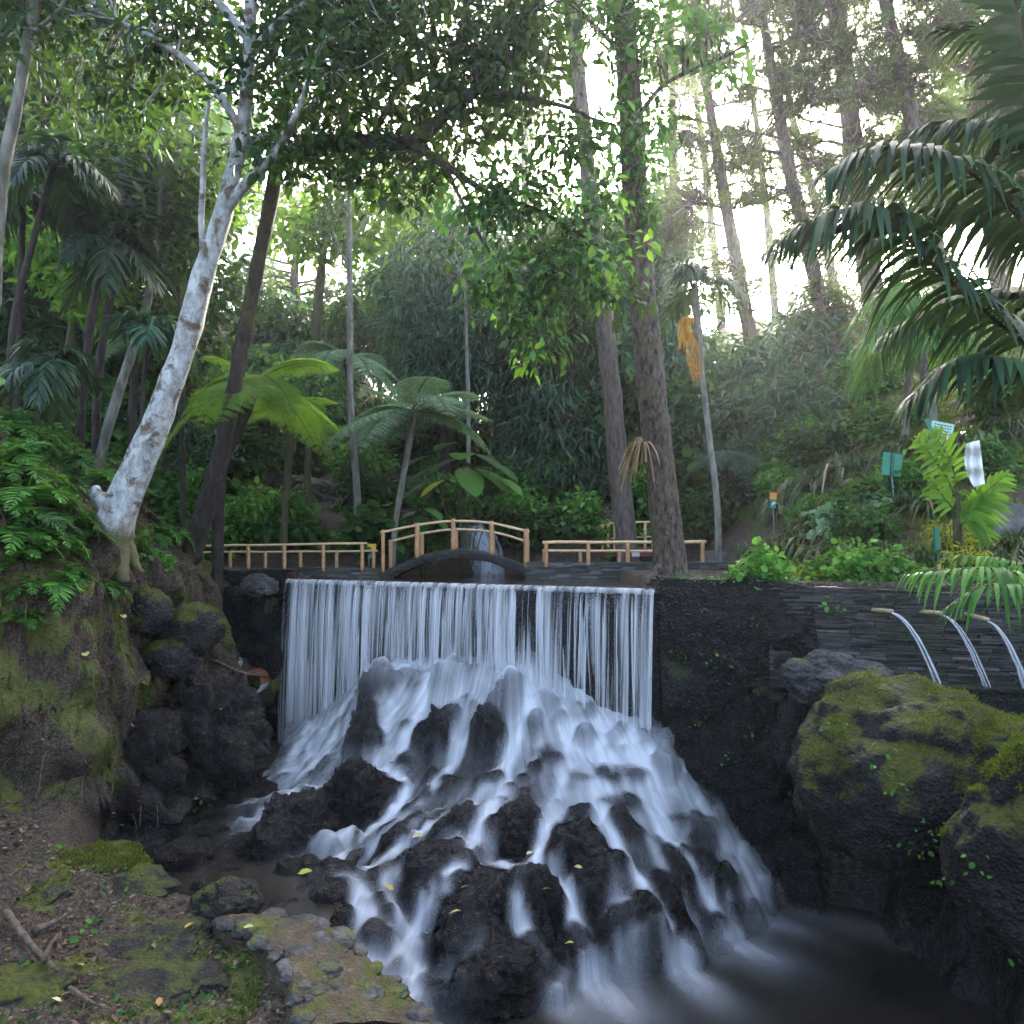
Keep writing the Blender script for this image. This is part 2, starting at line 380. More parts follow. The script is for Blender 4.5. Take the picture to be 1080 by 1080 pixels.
def GZ(x, y):
    """height of the finished ground"""
    i = np.clip(np.searchsorted(gx, x) - 1, 0, len(gx) - 2); j = np.clip(np.searchsorted(gy, y) - 1, 0, len(gy) - 2)
    u = (x - gx[i]) / (gx[i + 1] - gx[i]); v = (y - gy[j]) / (gy[j + 1] - gy[j])
    return (Z[i, j] * (1 - u) + Z[i + 1, j] * u) * (1 - v) + (Z[i, j + 1] * (1 - u) + Z[i + 1, j + 1] * u) * v
def ray(px, py, y0=4.0, y1=60, dy=.02):
    """where the line of sight through a photo pixel meets the ground"""
    ys = np.arange(y0, y1, dy); xs = (px - 540) / F * ys; zs = ZC - (py - HZ) / F * ys
    b = np.nonzero(zs < GZ(xs, ys))[0]
    k = b[0] if len(b) else len(ys) - 1
    return np.array((xs[k], ys[k], GZ(xs[k], ys[k])))
# masks: moss, wet rock, grass
wetband = sst(2.6, 1.1, Z) * onbank * sst(-6.2, -4.4, X + .35 * big)
n2 = fbm(q * 2.4, 5, 81).reshape(X.shape)
moss = np.clip(onbank * sst(.0, .5, n2 + .06) * (1 - .7 * wetband) + terr_m * sst(.15, .6, n2), 0, 1)
hillm = sst(4.4, 5.6, X) * (Y > L(X) + .4) + sst(-5, -6.5, X) * sst(-.1, .4, Y - L(X)) * .4
grass = np.clip(hillm * sst(-.5, .2, n2), 0, 1)
wetm = np.clip(wetband + ((Z < .9) & (Y < L(X))) * 1.0 * (1 - terr_m) + rightrock, 0, 1)
m, nt, out = newmat('ground_soil'); v = posv(nt)
at = nd(nt, 'Attribute'); at.attribute_name = 'mask'; sp = nd(nt, 'SeparateXYZ'); lk(nt, at.outputs['Vector'], sp.inputs[0])
n1 = noise(nt, 9, 9, .7, v); nb = noise(nt, 1.6, 6, .65, v); nf = noise(nt, 38, 5, .75, v)
soil = mixc(nt, ramp(nt, nf, [(.45, 0.), (.66, .8)]), ramp(nt, n1, [(.3, (.010, .007, .005)), (.5, (.034, .022, .014)), (.72, (.075, .052, .034))]), (.15, .118, .085))
wet = ramp(nt, n1, [(.3, (.004, .0037, .0035)), (.55, (.014, .012, .011)), (.75, (.045, .038, .034))])
c = mixc(nt, sp.outputs[1], soil, wet)
mo = mixc(nt, nf, (.028, .042, .008), (.145, .16, .03))
fm = ramp(nt, mth(nt, 'ADD', mth(nt, 'MULTIPLY', nb, .9), mth(nt, 'MULTIPLY', sp.outputs[0], .5)), [(.60, 0.), (.80, .75)])
c = mixc(nt, fm, c, mo)
gr = mixc(nt, n1, (.05, .075, .014), (.22, .22, .06))
c = mixc(nt, mth(nt, 'MULTIPLY', sp.outputs[2], ramp(nt, nb, [(.3, .4), (.5, 1.)])), c, gr)
rg = mth(nt, 'MULTIPLY_ADD', sp.outputs[1], -.45); rg.node.inputs[2].default_value = .92
vo = nd(nt, 'TexVoronoi'); vo.inputs['Scale'].default_value = 26; lk(nt, v, vo.inputs['Vector'])
princ(nt, out, c, rg, .35, mth(nt, 'ADD', n1, mth(nt, 'MULTIPLY', vo.outputs['Distance'], .4)), .9, .05)
M_SOIL = m
g = G(); g.grid(np.stack([XDG, YDG, Z], -1).reshape(-1, 3), len(gx), len(gy))
o = g.build('ground', M_SOIL, attrs={'mask': np.stack([moss, wetm, grass], -1).reshape(-1, 3)})
tag(o, 'mossy brown soil banks and hillsides of the gorge', None, None, 'structure')
# ------------------------------------------------------------------ rock shapes
_ico = {}
def ico(n):
    if n not in _ico:
        bm = bmesh.new(); bmesh.ops.create_icosphere(bm, subdivisions=n, radius=1)
        _ico[n] = (np.array([v.co[:] for v in bm.verts]), np.array([[v.index for v in f.verts] for f in bm.faces])); bm.free()
    return _ico[n]
def rockv(size, seed, n=4, rough=.22, facet=.35, fine_=.05, rot=0, tilt=0):
    v, f = ico(n); q = v * 1.0 + seed * 3.17
    d1, d2, cid = worley(q * 1.15, seed)
    e1, e2, ei = worley(q * 2.6 + .25 * fbm(q * 2, 2, seed + 9)[:, None], seed + 4)
    g1, g2, gi_ = worley(q * 6.5, seed + 6) if n > 4 else (0, 0, 0)
    r = 1 + rough * fbm(q * .9, 4, seed) - facet * (np.clip(d1, 0, 1) - .45) + fine_ * fbm(q * 5, 3, seed + 5) + fine_ * 2.2 * (np.clip(.6 - e1, -.1, 1) * (.3 + ei) - .15) + .14 * (cid - .5) * np.clip((d2 - d1) * 4, 0, 1) + (fine_ * .8 * (np.clip(.6 - g1, -.1, 1) * (.2 + gi_) - .15) if n > 4 else 0)
    p = v * r[:, None] * np.asarray(size)
    c, s_ = math.cos(tilt), math.sin(tilt); p = np.stack([p[:, 0] * c + p[:, 2] * s_, p[:, 1], -p[:, 0] * s_ + p[:, 2] * c], 1)
    c, s_ = math.cos(rot), math.sin(rot); p = np.stack([p[:, 0] * c - p[:, 1] * s_, p[:, 0] * s_ + p[:, 1] * c, p[:, 2]], 1)
    return p, f
M_LAVA = mat_rock('wet_lava_rock', (.0045, .0038, .0036), (.021, .0165, .0145), (.10, .078, .066), wet=1.05, scale=12, bstr=1.0, spec=.55)
M_WALLROCK = mat_rock('dark_wall_rock', (.004, .004, .004), (.012, .011, .010), (.042, .038, .034), moss=.5, mosscol=((.012, .02, .006), (.05, .06, .018)), wet=.5, scale=6, bstr=1.0)
M_MOSSROCK = mat_rock('mossy_boulder_rock', (.010, .010, .009), (.03, .028, .025), (.085, .08, .07), moss=1.0, mosscol=((.015, .026, .004), (.12, .125, .015)), wet=.2, scale=5, mossup=(-.1, .8))
M_DARKMOSS = mat_rock('damp_mossy_boulder_rock', (.004, .0038, .0035), (.012, .011, .0095), (.045, .041, .036), moss=1.1, mosscol=((.008, .015, .002), (.12, .12, .012)), wet=.4, scale=6, mossup=(-.1, 1.0))
M_SOMEMOSS = mat_rock('part_mossy_rock', (.009, .0075, .0065), (.03, .024, .02), (.08, .065, .055), moss=.65, mosscol=((.02, .03, .005), (.11, .12, .02)), wet=.35, scale=6, pale=.15)
M_GREY = mat_rock('pale_grey_rock', (.02, .02, .02), (.07, .066, .066), (.2, .19, .185), moss=.15, wet=.35, scale=5, pale=.55)
# ------------------------------------------------------------------ the rock mound under the cascade
hx = np.arange(-4.4, 5.0, .025); hy = np.arange(5.6, 13.6, .025)
HX, HY = np.meshgrid(hx, hy, indexing='ij')
HM = mound_f(HX, HY); HM = np.where(HY > L(HX) + .1, np.minimum(HM, 3.0), HM)
qm = p3(HX, HY, HM)
d1, d2, cid = worley(qm * 2.1 + .2 * fbm(qm * 3, 2, 2)[:, None], 17)
e1, e2, eid = worley(qm * 5.2, 27)
HR = HM + (.10 * fbm(qm * 1.6, 4, 91) + .27 * np.clip(.62 - d1, -.1, 1) * (.4 + cid) + .24 * np.clip(.6 - e1, 0, 1) * (.1 + eid) + .02 * fbm(qm * 12, 2, 95)).reshape(HM.shape)
edge = sst(-4.3, -3.8, HX) * sst(4.9, 4.2, HX)
HR = HR * edge + (-.8) * (1 - edge)
HR = np.maximum(HR, -.8)
g = G(); g.grid(np.stack([HX, HY, HR], -1)[:, :].reshape(-1, 3), len(hx), len(hy))
o = g.build('rock_mound', M_LAVA); tag(o, 'mound of dark wet lava rock under the cascade', None, None, 'structure')
def gi(A, x, y):
    i = np.clip((np.asarray(x) - hx[0]) / .025, 0, len(hx) - 2); j = np.clip((np.asarray(y) - hy[0]) / .025, 0, len(hy) - 2)
    a = i.astype(int); b = j.astype(int); u = i - a; v_ = j - b
    return (A[a, b] * (1 - u) + A[a + 1, b] * u) * (1 - v_) + (A[a, b + 1] * (1 - u) + A[a + 1, b + 1] * u) * v_
def mray(px, py):
    ys = np.arange(6.2, 13.5, .01); xs = (px - 540) / F * ys; zs = ZC - (py - HZ) / F * ys
    b = np.nonzero(zs < gi(HM, xs, ys))[0]; k = b[0] if len(b) else len(ys) - 1
    return np.array((xs[k], ys[k], zs[k]))
RK = [  # px, py, width, height (photo pixels), how high above the rock sheet, label
 (388, 768, 62, 62, .4, 'low double rock half veiled beside the left end of the falling curtain'),
 (405, 722, 58, 70, .3, 'tall rock behind thin white veils at the upper left of the cascade'),
 (462, 770, 46, 62, .75, 'dark rounded rock standing bare just above the middle of the cascade'),
 (518, 774, 36, 64, .75, 'dark upright rock right of the rounded bare rock in mid cascade'),
 (478, 708, 44, 66, .25, 'rock at the top of the mound showing through the falling curtain'),
 (540, 730, 48, 80, .2, 'tall veiled rock at the top right of the mound'),
 (376, 838, 84, 78, .6, 'large dark boulder left of centre in the cascade'),
 (306, 880, 84, 78, .7, 'large dark brown boulder between the side stream and the cascade'),
 (277, 897, 60, 34, .6, 'low wet rock at the foot of the dark brown boulder by the stream'),
 (350, 905, 60, 60, .4, 'dark rock under the large boulder at the head of the left chute'),
 (480, 872, 56, 62, .3, 'flat sloping rock veiled in the centre of the cascade'),
 (455, 925, 84, 62, .6, 'dark brown rock with wet flanks left of the cascade centre line'),
 (505, 962, 96, 92, .75, 'biggest bare rock in the lower front of the cascade'),
 (560, 962, 66, 84, .65, 'upright dark rock right of the biggest bare rock'),
 (545, 878, 62, 52, .5, 'round dark rock in the centre of the cascade below the veils'),
 (604, 890, 70, 62, .55, 'dark rock with leaves caught on it right of the cascade centre'),
 (625, 935, 76, 66, .6, 'long dark rock on the lower right slope of the cascade'),
 (668, 975, 66, 70, .6, 'dark jagged rock near the lower right foot of the cascade'),
 (708, 990, 54, 48, .55, 'low dark rock at the right foot of the bare rocks'),
 (520, 1028, 116, 72, .65, 'broad dark rock at the waterline at the very front of the cascade'),
 (600, 1004, 62, 62, .55, 'dark rock between two thin rivulets at the front foot'),
 (468, 1050, 60, 50, .5, 'rock at the waterline beside the left chute'),
 (752, 970, 24, 15, .6, 'small dark stone poking from the foam at the right foot'),
 (725, 863, 24, 14, .6, 'small round stone in the white water on the right flank'),
 (803, 930, 24, 22, .5, 'small stone in white water by the right wall foot'),
 (618, 778, 20, 42, .25, 'narrow dark stone between white falls right of centre'),
 (690, 938, 60, 44, .5, 'dark rock in white streaks on the right slope'),
 (655, 872, 30, 34, .5, 'dark stone at the head of the right slope rivulets'),
 (640, 848, 40, 22, .35, 'low dark stone under the white right flank'),
 (430, 805, 26, 20, .4, 'small veiled stone in the white middle stream'),
 (580, 800, 26, 22, .4, 'small veiled stone right of the upright dark rock'),
 (700, 800, 40, 40, .3, 'veiled stone under the right end of the falling curtain'),
 (735, 905, 44, 34, .3, 'veiled stone on the far right flank of the cascade'),
 (345, 950, 40, 34, .4, 'dark stone at the lip of the left chute'),
 (420, 885, 44, 36, .4, 'dark stone beside the white middle stream'),
 (540, 925, 40, 30, .5, 'flat stone holding a small pool of white water'),
]
rk_list = []; r_ = rs(5)
for k, (px, py, w_, h_, up_, lab) in enumerate(RK):
    c = mray(px, py + h_ * .25); a = px2m(w_, c[1]) * .5; b = px2m(h_, c[1]) * .5
    rk_list.append((c + np.array((0, a * .35, b * (up_ - .45))), (a * 1.12, a * .95, b * 1.15), k + 1, lab))
fill = 0
while fill < 60:
    px, py = r_.uniform(330, 720), r_.uniform(840, 1060)
    if py > 830 + .0 * px + abs(px - 520) * .25 and py - 1075 < -.35 * max(0, px - 560) and px > 540 - (py - 780) * .75:
        c = mray(px, py); a = r_.uniform(.09, .2)
        rk_list.append((c + np.array((0, .05, r_.uniform(-.02, .05))), (a * r_.uniform(.8, 1.3), a, a * r_.uniform(.7, 1.1)), 50 + fill, None)); fill += 1
HT = HR.copy(); HF = HR * .85 + HM * .15; HV = HR.copy()
for k, (c, s3, seed, lab) in enumerate(rk_list):
    v, f = rockv(s3, seed, 6 if max(s3) > .28 else 5 if max(s3) > .15 else 4, .26, .5, .11, rot=seed * 1.3)
    g = G(); g.add(v + c, f); o = g.build('cascade_rock', M_LAVA, origin=c)
    tag(o, lab or 'small dark wet rock jutting out among the bare rocks low in the cascade', 'rock', 'rocks of the cascade')
    vv = v + c; ii = np.round((vv[:, 0] - hx[0]) / .025).astype(int); jj = np.round((vv[:, 1] - hy[0]) / .025).astype(int); ok = (ii > 0) & (jj > 0) & (ii < len(hx) - 1) & (jj < len(hy) - 1)
    np.maximum.at(HT, (ii[ok], jj[ok]), vv[ok, 2])
    rr = np.clip(1 - ((HX - c[0]) / s3[0]) ** 2 - ((HY - c[1]) / s3[1]) ** 2, 0, None)
    hh_ = c[2] + s3[2] * np.sqrt(rr); bare = k >= len(RK) or RK[k][4] >= .5
    if bare: HF = np.where(rr > 0, np.maximum(HF, hh_), HF)
    else: HV = np.where(rr > 0, np.maximum(HV, hh_), HV); HF = np.where(rr > 0, np.maximum(HF, HF + .45 * (hh_ - HF)), HF)
# ------------------------------------------------------------------ flowing water on the mound: streamlines splatted into a veil
LV_ = np.where((HX < -1.95) & (HY > 7.0) & (HY < 11.8) & (HX < -1.95 - .5 * np.maximum(HY - 9.6, 0)), .70, 0.0)
HS = blur(HF, 3, 2)
gxs, gys = np.gradient(blur(HF, 3, 1), .025); bxs, bys = np.gradient(blur(HM, 14, 2), .025)
D = np.zeros_like(HT); U0 = np.zeros_like(HT)
r_ = rs(77)
def splat(A, x, y, wt):
    i = (x - hx[0]) / .025; j = (y - hy[0]) / .025; a = np.floor(i).astype(int); b = np.floor(j).astype(int)
    ok = (a >= 0) & (b >= 0) & (a < len(hx) - 1) & (b < len(hy) - 1); a, b, i, j, wt = a[ok], b[ok], i[ok], j[ok], np.broadcast_to(wt, x.shape)[ok]
    u, v_ = i - a, j - b
    for da, db, ww in ((0, 0, (1 - u) * (1 - v_)), (1, 0, u * (1 - v_)), (0, 1, (1 - u) * v_), (1, 1, u * v_)): np.add.at(A, (a + da, b + db), wt * ww)
def run(px, py, wt, steps=700, decay=1.0):
    pos = np.array([mray(a, b)[:2] for a, b in zip(px, py)]); vel = np.zeros_like(pos); wt = np.asarray(wt, float).copy()
    pos += r_.normal(0, .03, pos.shape)
    for s_ in range(steps):
        x, y = pos[:, 0], pos[:, 1]; z = gi(HS, x, y)
        gr = np.stack([gi(gxs, x, y) * .75 + gi(bxs, x, y) * .8, gi(gys, x, y) * .75 + gi(bys, x, y) * .8], 1)
        wetp = (z < np.where((x < -1.95 - .5 * np.maximum(y - 9.6, 0)) & (y > 7.0), .73, .03))[:, None]
        vel = vel * np.where(wetp, .985, .90) - np.where(wetp, 0, .0022) * np.clip(gr, -2.2, 2.2) + r_.normal(0, .0008, vel.shape)
        sp_ = np.linalg.norm(vel, axis=1, keepdims=True); vel = vel * np.minimum(1, .018 / np.maximum(sp_, 1e-6))
        pos = pos + vel; wt = np.where(wetp[:, 0], wt * .974, wt * decay)
        splat(D, x, y, wt * np.minimum(np.linalg.norm(vel, axis=1), .018) / .018)
n = 3800
px = r_.uniform(306, 702, n); yy = np.interp(px, [303, 370, 430, 520, 590, 640, 702], [784, 742, 700, 682, 697, 742, 778])
run(px, yy, np.where((px > 470) & (px < 560), .7, 1.0) * r_.uniform(.3, 1.7, n))
def src(lst, n):
    for (cx, cy_, sx, sy, wt) in lst:
        run(r_.normal(cx, sx, n), r_.normal(cy_, sy, n), np.full(n, wt) * r_.uniform(.4, 1.6, n))
src([(640, 775, 22, 8, .9), (690, 800, 14, 10, 1.0), (730, 860, 14, 10, .7), (665, 815, 20, 10, .8), (765, 905, 12, 10, .9), (600, 770, 16, 8, 1.1),
     (435, 760, 10, 12, 1.4), (425, 830, 10, 12, 1.3), (330, 795, 16, 6, 2.6), (310, 795, 12, 6, 2.6), (290, 815, 14, 8, 2.4), (260, 838, 14, 6, 1.8), (285, 835, 12, 8, 1.3), (260, 850, 10, 5, 1.0), (352, 930, 12, 5, 1.2), (375, 955, 8, 6, 2.2), (395, 985, 10, 8, 2.2), (365, 930, 6, 5, 1.6),
     (520, 890, 6, 6, .9), (500, 865, 12, 6, .9), (655, 985, 5, 5, .8), (600, 960, 5, 5, .8), (560, 780, 10, 10, 1.0), (480, 830, 20, 6, .8), (345, 780, 12, 10, 1.2), (530, 840, 20, 8, .6), (480, 905, 6, 5, .8), (520, 930, 5, 5, .8), (560, 935, 5, 5, .8), (455, 955, 6, 5, .8), (500, 985, 4, 4, .7), (545, 990, 4, 4, .8), (585, 930, 4, 4, .8), (630, 930, 5, 5, .8), (675, 960, 5, 5, .8), (420, 935, 5, 5, .9)], 110)
D = D / np.percentile(D[D > 0], 90)
a1 = 1 - np.exp(-1.2 * blur(D, 1, 1)); a2 = 1 - np.exp(-1.6 * blur(D, 3, 1)); a3 = 1 - np.exp(-1.5 * blur(D, 11, 2))
MX = HT.copy()
for sx, sy in ((1, 0), (-1, 0), (0, 1), (0, -1), (1, 1), (-1, -1), (1, -1), (-1, 1)): MX = np.maximum(MX, np.roll(np.roll(HT, sx, 0), sy, 1))
bump_ = blur(MX, 1, 1) - blur(HT, 9, 2); fre = sst(1.6, 2.6, HM)
AL = np.clip(.66 * a1 + .22 * a2 + .20 * a3 * sst(.5, 1.8, HM) - .05, 0, 1)
AL = AL * (1 - (.94 - .25 * fre) * sst(.01, .075, bump_))
dc_ = (13.4 - (HX + 3.97) * (3.1 / 5.92)) - HY; AL = np.clip(AL + .5 * np.exp(-((dc_ - .55) / .30) ** 2) * (.7 + .3 * fbm(qm * 2, 3, 5).reshape(HX.shape)), 0, 1)
AL = np.clip(AL + .42 * np.exp(-((HX + 3.25) / .55) ** 2 - ((HY - 11.9) / .75) ** 2) + .30 * np.exp(-((HX + 3.3) / .5) ** 2 - ((HY - 10.7) / .45) ** 2), 0, 1)
above = HS > LV_ + .02
ALp = .72 * (1 - np.exp(-.8 * blur(D, 4, 2))); kk_ = sst(LV_ + .0, LV_ + .16, HS); AL = AL * kk_ + np.maximum(ALp, AL * .3) * (1 - kk_)
AL = blur(AL, 1, 1)
AL = AL * sst(-4.35, -3.95, HX) * sst(0, .12, L(HX) - HY + .06)
WZ = np.maximum(np.maximum(blur(np.maximum(HT, -.05), 3, 2), blur(MX, 1, 1)), LV_) + .022 + .04 * AL
WZ = np.where(WZ < LV_ + .045, LV_ + .02 + .015 * AL, WZ)
M_VEIL = mat_foam('silky_water', 'alpha', 1.0, (.88, .90, .93), amax=.96)
M_CASC = mat_foam('cascade_water', 'alpha', 1.08, (.86, .89, .93), amax=.94, streak=(1, 1, 1))
fr = np.hypot(HX + .1, HY - 12.6); th_ = np.arctan2(HX + .1, 12.6 - HY)
FLOW = np.stack([th_ * 34 + .6 * fbm(p3(HX, HY) * .9, 2, 7).reshape(HX.shape), fr * 1.1, fr * 0], -1)
AL = np.clip(AL - .004, 0, 1); keep = AL > .0006
kk = keep[:-1, :-1] | keep[1:, :-1] | keep[:-1, 1:] | keep[1:, 1:]
idx = np.arange(HX.size).reshape(HX.shape)
qd = np.stack([idx[:-1, :-1], idx[1:, :-1], idx[1:, 1:], idx[:-1, 1:]], -1)[kk]
used = np.unique(qd); remap = np.full(HX.size, -1); remap[used] = np.arange(len(used))
g = G(); g.add(np.stack([HX, HY, WZ], -1).reshape(-1, 3)[used], remap[qd])
FALL = thing('waterfall', 'wide white waterfall dropping over the dark wall and spreading over the rock mound', 'waterfall', (0, 11.5, 0))
o = g.build('cascade_veil', M_CASC, attrs={'alpha': AL.ravel()[used], 'flow': FLOW.reshape(-1, 3)[used]}); o.parent = FALL; o.matrix_parent_inverse = FALL.matrix_world.inverted() if False else o.matrix_parent_inverse
o.location = (0, -11.5, 0)
# falling curtain: a broad see-through sheet and many separate strands in front of it
CR0, CR1 = np.array((-3.97, 13.4)), np.array((1.95, 10.3))
cdir = (CR1 - CR0) / np.linalg.norm(CR1 - CR0); cn = np.array((cdir[1], -cdir[0]));  cn = cn if cn[1] < 0 else -cn
CW = np.linalg.norm(CR1 - CR0)
def basez(u):
    p = CR0 + cdir * (u * CW)[:, None] + cn * .35
    return np.maximum(gi(blur(HT, 4, 2), p[:, 0], p[:, 1]), .2)
def curt(u, t, out_=0):
    """u along the lip, t 0..1 down the fall"""
    zb = basez(u) - .12; h = LIPZ + .03 - zb
    fall = t * h; o_ = .05 + out_ + .11 * np.sqrt(np.maximum(fall, 0))
    p = CR0 + cdir * (u * CW)[:, None] + cn * o_[:, None]
    return np.c_[p, LIPZ + .03 - fall]
def strands(seed, n, wlo, whi, alo, ahi, off, dens=None):
    r = rs(seed); g = G(); A = []; ns = 14
    for i in range(n):
        u = r.uniform(.002, .998); u = np.clip(u + .012 * math.sin(u * 95) + .02 * math.sin(u * 31 + 1), .002, .998)
        if dens is not None and r.rand() > dens(u): continue
        wd = wlo + (whi - wlo) * r.rand() ** 2.2; t0 = r.uniform(0, .06); t1 = 1.0 if r.rand() < .7 else r.uniform(.5, 1)
        if r.rand() < .25: t0 = r.uniform(.05, .5)
        t = np.linspace(t0, t1, ns); dr = r.normal(0, .006) + (.012 if u > .6 else 0) * r.rand()
        uu = np.clip(u + dr * t ** 1.5 , 0.0005, .9995); oo = off + r.uniform(0, .07)
        prof = np.interp(np.linspace(0, 1, ns), [0, .12, .8, 1], [.55, 1, .8, .5]) * (1 - .35 * t)
        al = r.uniform(alo, ahi) * np.interp(np.linspace(0, 1, ns), [0, .15, .85, 1], [.35, 1, .8, .3])
        vs = []
        for sgn in (-1, 0, 1):
            p = curt(np.clip(uu + sgn * wd * prof / CW * .5, 0, 1), t, oo + (0.012 if sgn == 0 else 0)); vs.append(p)
        v = np.stack(vs, 1).reshape(-1, 3); g.grid(v, ns, 3); A.append(np.stack([al * .15, al, al * .15], 1).ravel())
    return g, np.concatenate(A)
nu, nv = 700, 40
uu, tt = np.meshgrid(np.linspace(0, 1, nu), np.linspace(0, 1, nv), indexing='ij')
v = curt(uu.ravel(), tt.ravel(), 0)
s1 = fbm(np.c_[uu.ravel() * 90, tt.ravel() * .9, uu.ravel() * 0], 3, 7); s2 = 1.7 * fbm(np.c_[uu.ravel() * 17, tt.ravel() * .6, uu.ravel() * 0], 3, 9); s3 = fbm(np.c_[uu.ravel() * 260, tt.ravel() * 1.6, uu.ravel() * 0], 2, 13)
u_, t_ = uu.ravel(), tt.ravel()
lev = np.interp(u_, [0, .03, .1, .3, .55, .7, .85, .97, 1], [.75, .5, .5, .55, .44, .34, .26, .26, .6])
al = np.clip(lev * .72 - .06 + .34 * s1 + .16 * s2 + .30 * s3, .02, .92) * np.interp(t_, [0, .02, .2, .8, 1], [.9, .62, .9, 1, .75])
g = G(); g.grid(v, nu, nv)
o = g.build('water_curtain', M_VEIL, FALL, attrs={'alpha': al}); o.location = (0, -11.5, 0)
den = lambda u: np.interp(u, [0, .5, .7, .9, 1], [1, .95, .8, .55, .7])
for sd_, n_, a_ in ((1, 430, (.006, .05, .35, 1.0, .02)), (2, 120, (.04, .16, .2, .65, .0))):
    g, A = strands(sd_, n_, *a_, dens=den); o = g.build('water_strands', M_VEIL, FALL, attrs={'alpha': A}); o.location = (0, -11.5, 0)
# bright rounded lip of water
g = G(); uu = np.linspace(0, 1, 300); rows = []
for k, (dn, dz) in enumerate([(-.45, .0), (-.1, .012), (-.02, .016), (.03, .01), (.06, -.02), (.075, -.06)]):
    p = CR0 + cdir * (uu * CW)[:, None] + cn * dn; rows.append(np.c_[p, LIPZ + .03 + dz + .004 * vn(np.c_[uu * 60, uu * 0, uu * 0 + k])])
g.grid(np.stack(rows, 1).reshape(-1, 3), 300, 6)
A = np.tile([.08, .25, .5, .62, .5, .25], 300) * (.7 + .5 * np.repeat(vn(np.c_[uu * 120, uu * 0, uu * 0]), 6))
o = g.build('water_lip', M_VEIL, FALL, attrs={'alpha': np.clip(A, 0, 1)}); o.location = (0, -11.5, 0)
# ------------------------------------------------------------------ still water
def mat_water(name, col, rough=.08, bsc=3, bstr=.12, stretch=(1, 1, 1)):
    m, nt, out = newmat(name); mp = nd(nt, 'Mapping'); lk(nt, posv(nt), mp.inputs[0]); mp.inputs['Scale'].default_value = stretch
    n = noise(nt, bsc, 4, .55, mp.outputs[0], .5); c = mixc(nt, ramp(nt, noise(nt, 1.1, 6, .65, posv(nt)), [(.35, 0.), (.7, 1.)]), col, tuple(x * 2.2 for x in col))
    b = princ(nt, out, c, rough, .5, n, bstr, .05); return m
M_POOL = mat_water('pool_water', (.016, .0135, .0105), .16, 2.2, .10, (1, .5, 1))
def sheet(name, x0, x1, y0, y1, z, mat, lab, nx=60, ny=60, clip=None):
    xx, yy = np.meshgrid(np.linspace(x0, x1, nx), np.linspace(y0, y1, ny), indexing='ij'); g = G()
    g.grid(np.stack([xx, yy, z + .004 * fbm(p3(xx, yy) * 1.5, 2, 3).reshape(xx.shape)], -1).reshape(-1, 3), nx, ny)
    return tag(g.build(name, mat), lab, None, None, 'structure')
sheet('pool_water', -2.2, 5.2, -12, 10.4, 0.0, M_POOL, 'dark plunge pool at the foot of the cascade')
sheet('stream_water', -4.9, -1.8, 7.05, 11.8, .70, M_POOL, 'shallow side stream on the rock shelf left of the cascade')
xx = np.linspace(-4.0, 2.0, 60); g = G(); rows = np.stack([np.c_[xx, L(xx) + (16.9 - L(xx)) * t, np.full(60, LIPZ + .005)] for t in np.linspace(.01, 1, 30)], 1)
tag((lambda o: o)(g.grid(rows.reshape(-1, 3), 60, 30) or g.build('upper_water', M_POOL)), 'calm water held behind the wall above the waterfall', None, None, 'structure')
# ------------------------------------------------------------------ the wall the water falls over
def wall_face(name, x0, x1, top, thick, mat, lab, amp=.14, fsc=1.0, zlo=-.5, cat='wall', capback=.5, lean=.06):
    n = int((x1 - x0) / .035); xs = np.linspace(x0, x1, n); zs = np.linspace(zlo, 1, 2)
    tp = top(xs); m_ = 90; rows = []
    for k in range(m_):
        t = k / (m_ - 1); z = zlo + (tp - zlo) * t
        q = np.c_[xs, z, xs * 0]; d1, d2, cid = worley(q * 2.6 * fsc + .2 * fbm(q * 2, 2, 3)[:, None], 23)
        d = amp * (fbm(q * 1.3, 4, 33) + 1.1 * np.clip(.6 - d1, -.2, 1) * (.4 + cid)) + .025 * fbm(q * 9, 3, 37)
        f_ = np.clip((1 - t) * 8, .15, 1)
        rows.append(np.c_[xs, L(xs) - .06 - d * f_ - lean * (1 - t), z])
    for k in (1, 2, 3): rows.append(np.c_[xs, L(xs) - .05 + capback * k / 3, tp + .03 * fbm(np.c_[xs * 3, xs * 0 + k, xs * 0], 3, 5)])
    rows.append(np.c_[xs, L(xs) + capback, tp * 0 + zlo])
    g = G(); g.grid(np.stack(rows, 1).reshape(-1, 3), n, len(rows)); return tag(g.build(name, mat), lab, cat)
wt_ = lambda x: 3.93 + .03 * fbm(np.c_[x * 2.3, x * 0, x * 0], 3, 8)
wall_face('rock_wall', -7.4, -3.98, lambda x: wt_(x) + .02, .5, M_WALLROCK, 'rough dark rock wall left of the waterfall under the bamboo fence', .2)
wall_face('weir_wall', -3.97, 1.97, lambda x: np.full(len(x), LIPZ), .4, M_WALLROCK, 'straight-topped dark wall behind the falling water curtain', .05, 1, -.5, 'wall', .35, .02)
wall_face('rock_wall', 1.98, 3.75, lambda x: wt_(x) + .02 - .02 * sst(3.3, 3.7, x), .5, M_WALLROCK, 'rough dark rock wall right of the waterfall below the big pine', .2)
